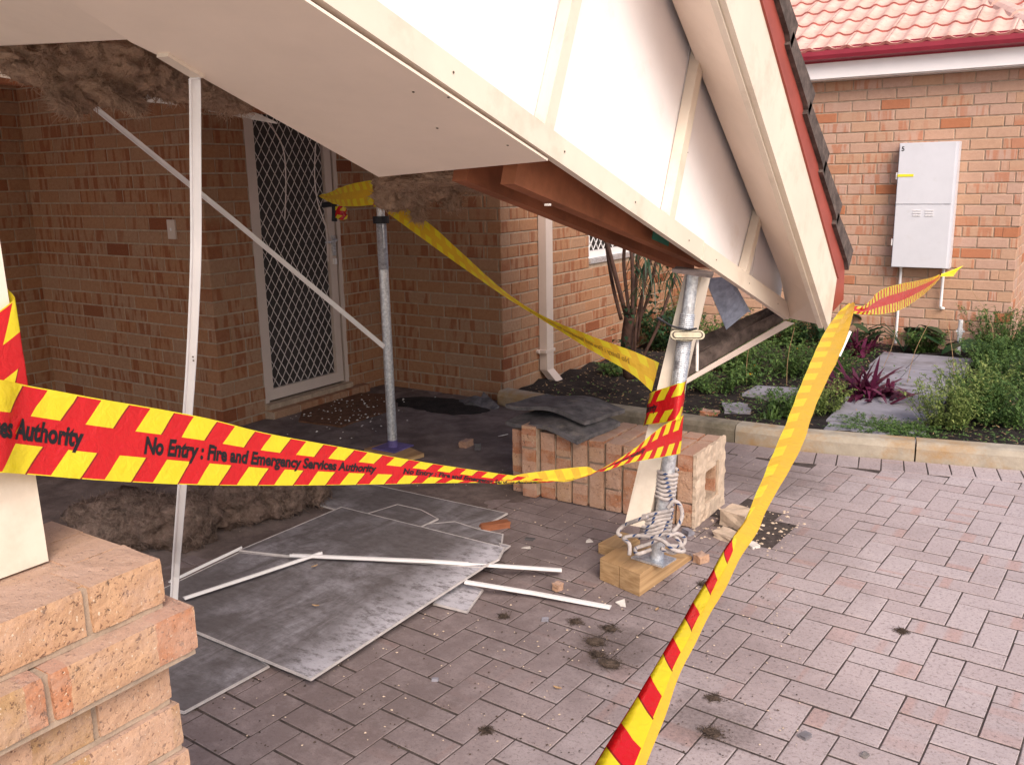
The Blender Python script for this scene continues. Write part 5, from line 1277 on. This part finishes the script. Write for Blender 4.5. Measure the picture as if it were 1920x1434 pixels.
T1 = [(at(-260, 892, 1.170), at(-260, 722, 1.170)), (at(-80, 887, 1.265), at(-80, 708, 1.265)), (at(0, 886, 1.312), at(0, 712, 1.312)), (at(60, 890, 1.370), at(60, 724, 1.370)), (at(200, 901, 1.468), at(200, 750, 1.468)), (at(370, 909, 1.608), at(370, 780, 1.608)), (at(500, 910, 1.735), at(500, 812, 1.735)),
      (at(640, 909, 1.895), at(640, 838, 1.895)), (at(800, 906, 2.120), at(800, 867, 2.120)), (at(925, 903, 2.336), at(925, 907, 2.336), at(925, 886, 2.336)), (at(970, 890, 2.425), at(970, 907, 2.425), at(970, 892, 2.425)), (at(1010, 884, 2.510), at(1010, 906, 2.510), at(1010, 897, 2.510)), (at(1060, 878, 2.625), at(1060, 900, 2.625), at(1060, 903, 2.625)), (at(1102, 875, 2.730), at(1098, 894, 2.719), at(1096, 892, 2.714)), (at(1128, 884, 2.799), at(1126, 882, 2.794), at(1136, 874, 2.821)), (at(1180, 868, 2.949), at(1184, 858, 2.961), at(1190, 840, 2.979)), (at(1234, 858, 3.122), at(1240, 800, 3.143)), (at(1268, 852, 3.242), at(1270, 784, 3.250)), (at(1276, 850, 3.272), at(1282, 778, 3.295))]
o1, us1 = ribbon('barrier_tape', 'wide red and yellow tape sagging from the left post to the roped prop', T1, text=None)
# where does text start? station at px 255
def u_at(us, px, stn):
    best = None
    return None
def build_tape1():
    bpy.data.objects.remove(o1.children[0]); bpy.data.objects.remove(o1)
    L = {}
    # arclength at given pixel x by sampling the station spline
    c0_ = spline([Vector(s_[0]) for s_ in T1], 10); c2_ = spline([Vector(s_[-1]) for s_ in T1], 10)
    def U(px):
        for i in range(1, len(c0_)):
            if proj((c0_[i]+c2_[i])/2)[0] >= px: return us1[i]
        return us1[-1]
    a, b = U(255), U(745); per = b-a
    return a, per, U(703)-a
a_, per_, tl_ = build_tape1()
print('TAPE', a_, per_, tl_, TXL)
sc_ = tl_/TXL
TXT = [(x_*sc_, y_*1.0) for x_, y_ in TXT]
ribbon('barrier_tape', 'wide red and yellow tape sagging from the left post to the roped prop', T1, text=(a_-per_-.018, a_, a_+per_, a_+2*per_), crinkle=.0015)
# wrap round the near post
W1_ = []
for (x_, y_, sl) in ((1.99, -4.45, .10), (1.99, -4.432, .09), (2.05, -4.428, .05), (2.098, -4.428, .0), (2.108, -4.44, -.02), (2.110, -4.50, -.08), (2.108, -4.565, -.13)):
    W1_.append((Vector((x_-.001, y_, 1.225+sl*.5)), Vector((x_-.004, y_, 1.37+sl*.5))))
W1b = []
for (u, vt, vb) in ((-60, 530, 690), (0, 553, 716), (30, 545, 700)): pass
ribbon('barrier_tape', 'short turn of tape wrapped round the cream post at the left edge', list(reversed(W1_[2:])), n=6, u0=.03, text=(-.62,), crinkle=.0006)
# band round roped prop and post
WB = [(at(1206, 800, 3.46), at(1218, 738, 3.46)), (at(1212, 796, 3.38), at(1222, 735, 3.38)), (at(1238, 793, 3.31), at(1247, 727, 3.30)), (at(1262, 789, 3.245), at(1270, 719, 3.24)), (at(1274, 786, 3.25), at(1283, 716, 3.25)), (at(1278, 786, 3.30), at(1288, 712, 3.30))]
ribbon('barrier_tape', 'band of tape wrapped round the roped prop and the loose post', WB, n=6, u0=.9, text=(.47,), crinkle=.003)
# long diagonal tape on the right, folded lengthwise
T2 = [(at(1592, 568, 3.678), at(1594, 570, 3.668), at(1600, 566, 3.705)), (at(1562, 598, 3.467), at(1578, 600, 3.440), at(1602, 578, 3.543)), (at(1530, 655, 3.129), at(1552, 660, 3.100), at(1583, 645, 3.163)), (at(1490, 752, 2.672), at(1508, 758, 2.648), at(1535, 748, 2.692)), (at(1452, 845, 2.348), at(1470, 850, 2.330), at(1502, 840, 2.366)), (at(1410, 942, 2.078), at(1416, 950, 2.060), at(1446, 940, 2.097)),
      (at(1384.1, 1010, 1.926), at(1378, 1000, 1.937), at(1414, 1005, 1.952)), (at(1340.2, 1100, 1.750), at(1318, 1098, 1.762), at(1362, 1095, 1.781)), (at(1296.2, 1185, 1.614), at(1268, 1180, 1.627), at(1318, 1178, 1.652)), (at(1260.1, 1262, 1.508), at(1226, 1250, 1.521), at(1277, 1262, 1.544)), (at(1229.1, 1340, 1.414), at(1180, 1325, 1.427), at(1246, 1340, 1.450)), (at(1196.1, 1425, 1.324), at(1130, 1405, 1.337), at(1214, 1428, 1.360)), (at(1165.2, 1520, 1.236), at(1080, 1495, 1.251), at(1180, 1520, 1.272))]
T2 = list(reversed(T2))
ribbon('barrier_tape', 'long tape running from the low roof corner towards the camera, folded lengthwise', T2, n=10, text=None, crinkle=.0035, usc=.7, vmap=lambda v: v if v <= .34 else .34+(v-.34)*.45)
# back of roped prop up to the slim prop: reverse side showing
T3 = [(at(1222, 734, 3.44), at(1236, 680, 3.44)), (at(1180, 698, 3.52), at(1186, 658, 3.5)), (at(1100, 652, 3.64), at(1104, 628, 3.6)), (at(1012, 597, 3.82), at(1014, 590, 3.8)), (at(940, 552, 3.96), at(944, 544, 3.95)), (at(858, 495, 4.15), at(868, 476, 4.15)), (at(790, 446, 4.3), at(806, 420, 4.3)), (at(727, 400, 4.46), at(748, 377, 4.46))]
ribbon('barrier_tape', 'yellow backed tape climbing from the roped prop to the head of the slim prop', T3, text=(.15,), u0=.02)
T4 = [(at(702, 384, 4.6), at(698, 338, 4.6)), (at(670, 387, 4.75), at(668, 343, 4.75)), (at(640, 386, 4.95), at(640, 351, 4.95)), (at(615, 378, 5.2), at(615, 362, 5.2)), (at(598, 368, 5.4), at(602, 364, 5.4))]
ribbon('barrier_tape', 'short tape from the slim prop head to the security door handle', T4, crinkle=.006)
ribbon('barrier_tape', 'loose red tape tail dangling by the security door handle', [(at(629, 408, 5.3), at(629, 387, 5.3)), (at(640, 413, 5.25), at(641, 386, 5.25)), (at(652, 410, 5.3), at(648, 390, 5.3))], n=5, crinkle=.008)
mb = MB(); mb.tube(spline([at(606, 385, 5.45), at(620, 383, 5.42), at(627, 386, 5.4), at(627, 415, 5.4)], 4), .017, 8, True, False); tag(mb.build('door_pull', MAT['black']), 'black bent pull handle at the edge of the security door', 'door handle')
ribbon('barrier_tape', 'yellow tape turn knotted on the slim prop head', [(at(700, 388, 4.52), at(700, 374, 4.52)), (at(708, 388, 4.47), at(708, 372, 4.47)), (at(722, 390, 4.5), at(720, 376, 4.5))], n=4, crinkle=.003)
T5 = [(at(1600, 588, 3.68), at(1598, 572, 3.68)), (at(1622, 590, 3.85), at(1622, 572, 3.85)), (at(1655, 589, 4.2), at(1650, 545, 4.25)), (at(1690, 580, 4.7), at(1685, 533, 4.8)), (at(1725, 558, 5.5), at(1722, 526, 5.6)), (at(1750, 536, 6.5), at(1748, 520, 6.6)), (at(1763, 521, 7.4), at(1762, 514, 7.4))]
ribbon('barrier_tape', 'twisted red tape from the low roof corner to the conduit under the meter box', T5, text=None, crinkle=.004)
mb = MB(); rr = random.Random(4); c_ = at(1765, 516, 7.38)
for k in range(5):
    d = (RT*(.10+.01*k)+UP*(.01+.012*k)-fwd*.01*k); n_ = UP*.012+RT*.004*k; mb.slab([c_-n_, c_+d-n_*1.6, c_+d+n_*1.2, c_+n_], -fwd*.002)
tag(mb.build('tape_knot', MAT['yellow']), 'yellow knotted tape end on the conduit below the meter box', 'tape knot')
# ---------------------------------------------------------------- plants
def leaf(mb, p, d, L, W, curl=.25, segs=2):
    d = d.normalized(); s = d.cross(Vector((0, 0, 1)))
    if s.length < .05: s = Vector((1, 0, 0))
    s.normalize(); n_ = s.cross(d); q = p+d*L*.5+n_*L*.06; e = p+d*L-Vector((0, 0, L*curl))
    mb.add([p, q-s*W/2+n_*W*.15, e, q+s*W/2+n_*W*.15, q], [(0, 1, 4), (1, 2, 4), (2, 3, 4), (3, 0, 4)])
def blade(mb, p, d, L, W, droop, k=4):
    d = d.normalized(); s = d.cross(Vector((0, 0, 1)))
    if s.length < .05: s = Vector((1, 0, 0))
    s.normalize(); vs = []
    for i in range(k+1):
        t = i/k; q = p+d*L*t-Vector((0, 0, droop*L*t*t)); ww = W*(1-t)**.7 if i < k else .0004; ww *= min(1, .5+t*2); vs += [q-s*ww/2, q+s*ww/2]
    mb.add(vs, [(2*i, 2*i+1, 2*i+3, 2*i+2) for i in range(k)])
def weed(x_, y_, label, h=.3, r=.15, n=26, ls=.03, mat='leaf', seed=0, flowers=0, name='weed', cat='weed', group=None, up=.8, base=.05):
    rr = random.Random(seed); o = empty(name, (x_, y_, base), label, cat, group); st_, lf = MB(), MB(); fl = MB()
    for i in range(n):
        a = rr.uniform(0, 6.28); rad = r*math.sqrt(rr.random()); b = Vector((x_+math.cos(a)*rad*.6, y_+math.sin(a)*rad*.6, base-.01)); hh = h*rr.uniform(.45, 1.1)
        tip = b+Vector((math.cos(a)*rad*rr.uniform(.3, 1.2)+rr.gauss(0, .02), math.sin(a)*rad*rr.uniform(.3, 1.2)+rr.gauss(0, .02), hh)); mid = b.lerp(tip, .5)+Vector((rr.gauss(0, .015), rr.gauss(0, .015), .02))
        P = spline([b, mid, tip], 3); st_.tube(P, .0012, 3, False, False); kk = int(hh/ls*rr.uniform(1.6, 2.6))+4
        for q in range(kk):
            t = rr.uniform(.12, 1); k0 = min(len(P)-2, int(t*(len(P)-1))); p_ = P[k0].lerp(P[k0+1], t*(len(P)-1)-k0); aa = rr.uniform(0, 6.28)
            leaf(lf, p_, Vector((math.cos(aa), math.sin(aa), rr.uniform(-.1, up))), ls*rr.uniform(.6, 1.5), ls*rr.uniform(.35, .7), rr.uniform(0, .5))
        if i < flowers:
            for q in range(6):
                aa = q*1.05; leaf(fl, tip, Vector((math.cos(aa), math.sin(aa), .9)), .022, .016, 0)
    st_.build('stems', MAT['leaf'], o); lf.build('leaves', MAT[mat], o)
    for k_ in range(len(fl.f)//24):
        m2 = MB(); m2.v = fl.v[k_*30:(k_+1)*30]; m2.f = [tuple(i-k_*30 for i in f_) for f_ in fl.f[k_*24:(k_+1)*24]]; m2.build('flower', MAT['flower'], o)
    return o
def tuft(x_, y_, label, h=.25, n=40, W=.006, mat='leaf', seed=0, droop=.5, lean=(0, 0), name='grass_tuft', cat='grass tuft', sp=.5, base=.05, r=.03):
    rr = random.Random(seed); o = empty(name, (x_, y_, base), label, cat); mb = MB()
    for i in range(n):
        a = rr.uniform(0, 6.28); b = Vector((x_+rr.gauss(0, r), y_+rr.gauss(0, r), base-.01))
        blade(mb, b, Vector((math.cos(a)*sp*rr.random()+lean[0], math.sin(a)*sp*rr.random()+lean[1], 1)), h*rr.uniform(.5, 1.1), W*rr.uniform(.7, 1.3), droop*rr.uniform(.3, 1.4))
    mb.build('blades', MAT[mat], o); return o
def gxy(u, v, z=.06): p_ = G(u, v, z); return p_.x, p_.y
W_ = [((1440, 640), 'dense weedy bush with small leaves under the low roof corner', .34, .3, 60, .03, 'leaf', 1, 0), ((1375, 690), 'leafy weed left of the orange flower, in front of the broken gutter', .30, .2, 44, .035, 'leaf', 2, 0), ((1480, 700), 'tall green weed just right of the orange flower', .32, .2, 44, .03, 'leaf', 3, 1),
      ((1400, 715), 'orange flowered weed in the middle of the bed', .20, .14, 30, .03, 'leaf', 4, 2), ((1340, 730), 'low dark weed right behind the tape wrapped prop', .20, .16, 36, .03, 'leaf', 5, 0), ((1475, 775), 'bushy weed with narrow leaves beside the path, left of the long tape', .20, .12, 46, .025, 'leaf', 6, 0), ((1545, 770), 'brownish seeding weed against the left edge of the path', .26, .13, 40, .022, 'leaf_lt', 7, 0),
      ((1560, 700), 'small leaved weed between the long tape and the purple plant', .25, .14, 36, .024, 'leaf', 8, 0), ((1640, 800), 'low clover patch on the front slab by the kerb', .05, .18, 90, .014, 'leaf', 9, 0), ((1705, 812), 'bright low clover in front of the yellow green weed', .06, .15, 90, .016, 'leaf', 10, 0), ((1775, 800), 'yellow green feathery weed right of the path', .34, .15, 60, .02, 'leaf_lt', 11, 0),
      ((1825, 770), 'tall light green weed at right of the path', .40, .16, 60, .022, 'leaf_lt', 12, 0), ((1880, 790), 'shaggy dark weed at the right edge near the kerb', .34, .2, 66, .024, 'leaf', 13, 0), ((1890, 720), 'bushy green weed halfway along the right edge', .36, .22, 66, .026, 'leaf', 14, 0), ((1855, 690), 'leafy weed with white specks behind the right hand tuft', .34, .15, 46, .028, 'leaf', 15, 0),
      ((1300, 600), 'mid green weed seen between the prop and the plant wall', .45, .22, 50, .045, 'leaf', 16, 0), ((1250, 650), 'shadowy weed beside the shrub trunk', .40, .2, 50, .05, 'leaf_dk', 17, 0), ((1150, 700), 'small sprouting weed on the dark soil left of the shrub', .12, .1, 24, .03, 'leaf', 18, 0), ((1625, 630), 'dark leafy weed at the foot of the left conduit', .22, .18, 44, .035, 'leaf_dk', 19, 0),
      ((1740, 650), 'sprawling weed between the two conduits', .24, .14, 40, .032, 'leaf', 20, 0), ((1530, 625), 'dark weed behind the purple plant', .3, .22, 44, .035, 'leaf_dk', 21, 0), ((1350, 650), 'weed behind the broken gutter', .34, .25, 50, .035, 'leaf', 22, 0), ((1900, 640), 'tall bush of fine weeds at the corner of the far wall', .5, .2, 70, .024, 'leaf', 23, 0)]
for (uv_, lab, h, r_, n_, ls, mt, sd_, fl_) in W_:
    x_, y_ = gxy(*uv_); y_ = min(y_, 2.95 if x_ < 2.9 else 9)
    weed(x_, max(y_, ky(x_)+.18), lab, h*.8, r_*1.1, int(n_*1.5), ls*1.25, mt, sd_, fl_)
for (uv_, lab, h, n_, W__, mt, sd_, dr_) in (((1445, 785), 'strappy green tuft by the kerb left of the long tape', .22, 60, .014, 'leaf', 31, 1.0), ((1860, 745), 'clump of long thin green blades at right', .42, 90, .009, 'leaf', 32, .8), ((1888, 610), 'tall pale grass clump at the far wall corner', .75, 70, .007, 'leaf_lt', 33, .15), ((1610, 790), 'tiny grass tuft on the slab joint near the kerb', .06, 50, .005, 'leaf_lt', 34, .7), ((1690, 745), 'thin grass tuft in the slab joint midway', .04, 40, .005, 'leaf', 35, .6), ((1730, 690), 'grass tuft in the upper slab joint', .05, 60, .005, 'leaf', 36, .6), ((1400, 800), 'grass tuft between kerb and grey stone', .12, 40, .008, 'leaf', 37, .9)):
    x_, y_ = gxy(*uv_); tuft(x_, max(y_, ky(x_)+.15), lab, h, n_, W__, mt, sd_, dr_, sp=.9)
x_, y_ = gxy(1622, 745); o = tuft(x_, y_+.1, 'big purple strap leaved plant beside the slab path', .44, 130, .045, 'leaf_pu', 41, .55, name='purple_plant', cat='plant', sp=2.2, r=.07)
x_, y_ = gxy(1600, 660); tuft(x_, y_, 'smaller purple strap leaved plant behind the first', .36, 60, .04, 'leaf_pu', 42, .5, name='purple_plant', cat='plant', sp=2.0, r=.06)
def broad(u, v, label, n, h, L, W, seed):
    rr = random.Random(seed); x_, y_ = gxy(u, v); y_ = min(y_, 2.9); o = empty('broad_leaf_plant', (x_, y_, .05), label, 'plant')
    for i in range(n):
        a = rr.uniform(0, 6.28); b = Vector((x_, y_, .05)); tip = b+Vector((math.cos(a)*h*.7, math.sin(a)*h*.5, h*rr.uniform(.5, 1))); mb = MB(); mb.tube(spline([b, b.lerp(tip, .5)+Vector((0, 0, .03)), tip], 3), .004, 4, False, False)
        d = Vector((math.cos(a), math.sin(a)*.7, -.25)).normalized(); s = d.cross(Vector((0, 0, 1))).normalized(); vs = []
        for k in range(7):
            t = k/6; ww = W*math.sin(math.pi*min(1, t*.93+.07))**.7/2; q = tip+d*L*t-Vector((0, 0, .2*L*t*t)); vs += [q-s*ww+Vector((0, 0, .15*ww)), q, q+s*ww+Vector((0, 0, .15*ww))]
        mb.add(vs, [f_ for k in range(6) for f_ in ((3*k, 3*k+1, 3*k+4, 3*k+3), (3*k+1, 3*k+2, 3*k+5, 3*k+4))]); mb.build('leaf', MAT['leaf_dk'], o, smooth=True)
broad(1705, 648, 'dark broad leaved plant below the meter box', 12, .24, .16, .12, 51)
broad(1840, 655, 'dark broad leaved plant right of the garden tap pipe', 11, .22, .17, .12, 52)
broad(1610, 615, 'dark broad leaved plant at the foot of the left conduit', 12, .28, .15, .11, 53)
# the shrub with bare stems
sh = empty('garden_shrub', (.45, 1.05, .05), 'bare stemmed shrub growing in front of the grilled window', 'shrub')
fk = at(1178, 600, 6.0)
def tube_part(pts, r, nm): mb = MB(); mb.tube(spline(pts, 5), r, 7, True, False); return mb.build(nm, MAT['bark'], sh, smooth=True)
mb = MB(); pp = spline([at(1182, 705, 6.15), at(1176, 650, 6.05), at(1180, 600, 6.0), at(1184, 575, 6.0)], 5); mb.tube(pp, [.05-.0012*i for i in range(len(pp))], 9, True, False); mb.build('trunk', MAT['bark'], sh, smooth=True)
for pts, r_ in (([(1176, 600), (1155, 520), (1135, 440), (1132, 405)], .015), ([(1165, 600), (1150, 540), (1140, 480), (1134, 430)], .012), ([(1180, 590), (1170, 500), (1172, 450)], .012), ([(1186, 590), (1186, 500), (1180, 440)], .013), ([(1190, 590), (1194, 510), (1200, 450)], .011), ([(1190, 620), (1215, 560), (1228, 500), (1238, 470)], .011), ([(1200, 680), (1230, 620), (1250, 565), (1270, 510)], .011), ([(1195, 640), (1205, 560), (1208, 500)], .009), ([(1190, 690), (1192, 620), (1202, 560), (1225, 470)], .009)):
    tube_part([at(u, v, 6.0+.05*math.sin(u)) for u, v in pts], r_, 'stem')
mb = MB(); rr = random.Random(77)
for (u, v, n_) in ((1210, 500, 34), (1222, 480, 30), (1195, 480, 20), (1250, 520, 26), (1262, 505, 20), (1200, 530, 20), (1105, 425, 0)):
    for i in range(n_):
        p_ = at(u+rr.gauss(0, 9), v+rr.gauss(0, 14), 6.0+rr.uniform(-.15, .15)); a = rr.uniform(0, 6.28); blade(mb, p_, Vector((math.cos(a)*.7, math.sin(a)*.7, -.6)), rr.uniform(.08, .18), .011, .6)
for (u, v) in ((1248, 490), (1180, 590), (1232, 580), (1255, 600), (1220, 560), (1165, 640)):
    for i in range(16): p_ = at(u+rr.gauss(0, 8), v+rr.gauss(0, 9), 5.95+rr.uniform(-.1, .1)); a = rr.uniform(0, 6.28); leaf(mb, p_, Vector((math.cos(a), math.sin(a), rr.uniform(-.5, .6))), .05, .03, .2)
mb.build('leaves', MAT['leaf_dk'], sh)
# low ground cover and leaf litter in the bed
mb = MB(); rr = random.Random(12)
for i in range(5200):
    x_ = rr.uniform(.3, 3.6); y_ = rr.uniform(ky(x_)+.13, 3.0)
    if 2.0 < x_ < 2.74 and rr.random() < .93: continue
    if x_ < 1.3 and rr.random() < .8: continue
    a = rr.uniform(0, 6.28); leaf(mb, Vector((x_, y_, .06+rr.uniform(0, .05))), Vector((math.cos(a), math.sin(a), rr.uniform(0, .9))), rr.uniform(.015, .04), rr.uniform(.008, .02), .2)
mb.build('ground_cover', MAT['leaf'], kind='stuff')
mb = MB()
for i in range(2600):
    x_ = rr.uniform(.1, 3.7); y_ = rr.uniform(ky(x_)+.12, 3.08)
    if 2.02 < x_ < 2.72 and rr.random() < .8: continue
    a = rr.uniform(0, 6.28); d_ = Vector((math.cos(a), math.sin(a), rr.uniform(-.1, .25)))*rr.uniform(.008, .035); p_ = Vector((x_, y_, .066+rr.uniform(-.01, .015))); e_ = Vector((-d_.y, d_.x, 0)).normalized()*rr.uniform(.0015, .006)
    mb.add([p_-e_, p_+d_-e_*.3, p_+d_+e_*.3, p_+e_], [(0, 1, 2, 3)])
mb.build('leaf_litter', MAT['dryleaf'], kind='stuff')
for (u_, v_, h_, sd_) in ((1700, 600, .5, 1), (1655, 560, .62, 2), (1400, 590, .5, 3), (1475, 680, .42, 4), (1790, 700, .5, 5), (1850, 560, .62, 6)):
    x_, y_ = gxy(u_, 720 if v_ > 580 else 690); mb = MB(); b_ = Vector((x_, y_, .05)); k_ = random.Random(sd_)
    mb.tube(spline([b_, b_+Vector((k_.gauss(0, .03), 0, h_*.5)), b_+Vector((k_.gauss(0, .09), k_.gauss(0, .05), h_))], 5), .0022, 4, False, False)
    tag(mb.build('dry_stalk', MAT['dryleaf']), ('tall dry seed stalk rising beside the slab path', 'thin dry stalk between purple plant and slab path', 'thin bare stalk in the weeds under the gutter', 'bare stalk next to the orange flowered weed', 'bent dry stalk over the far slabs', 'dry stalk near the right hand grass clump')[sd_-1], 'dry stalk')
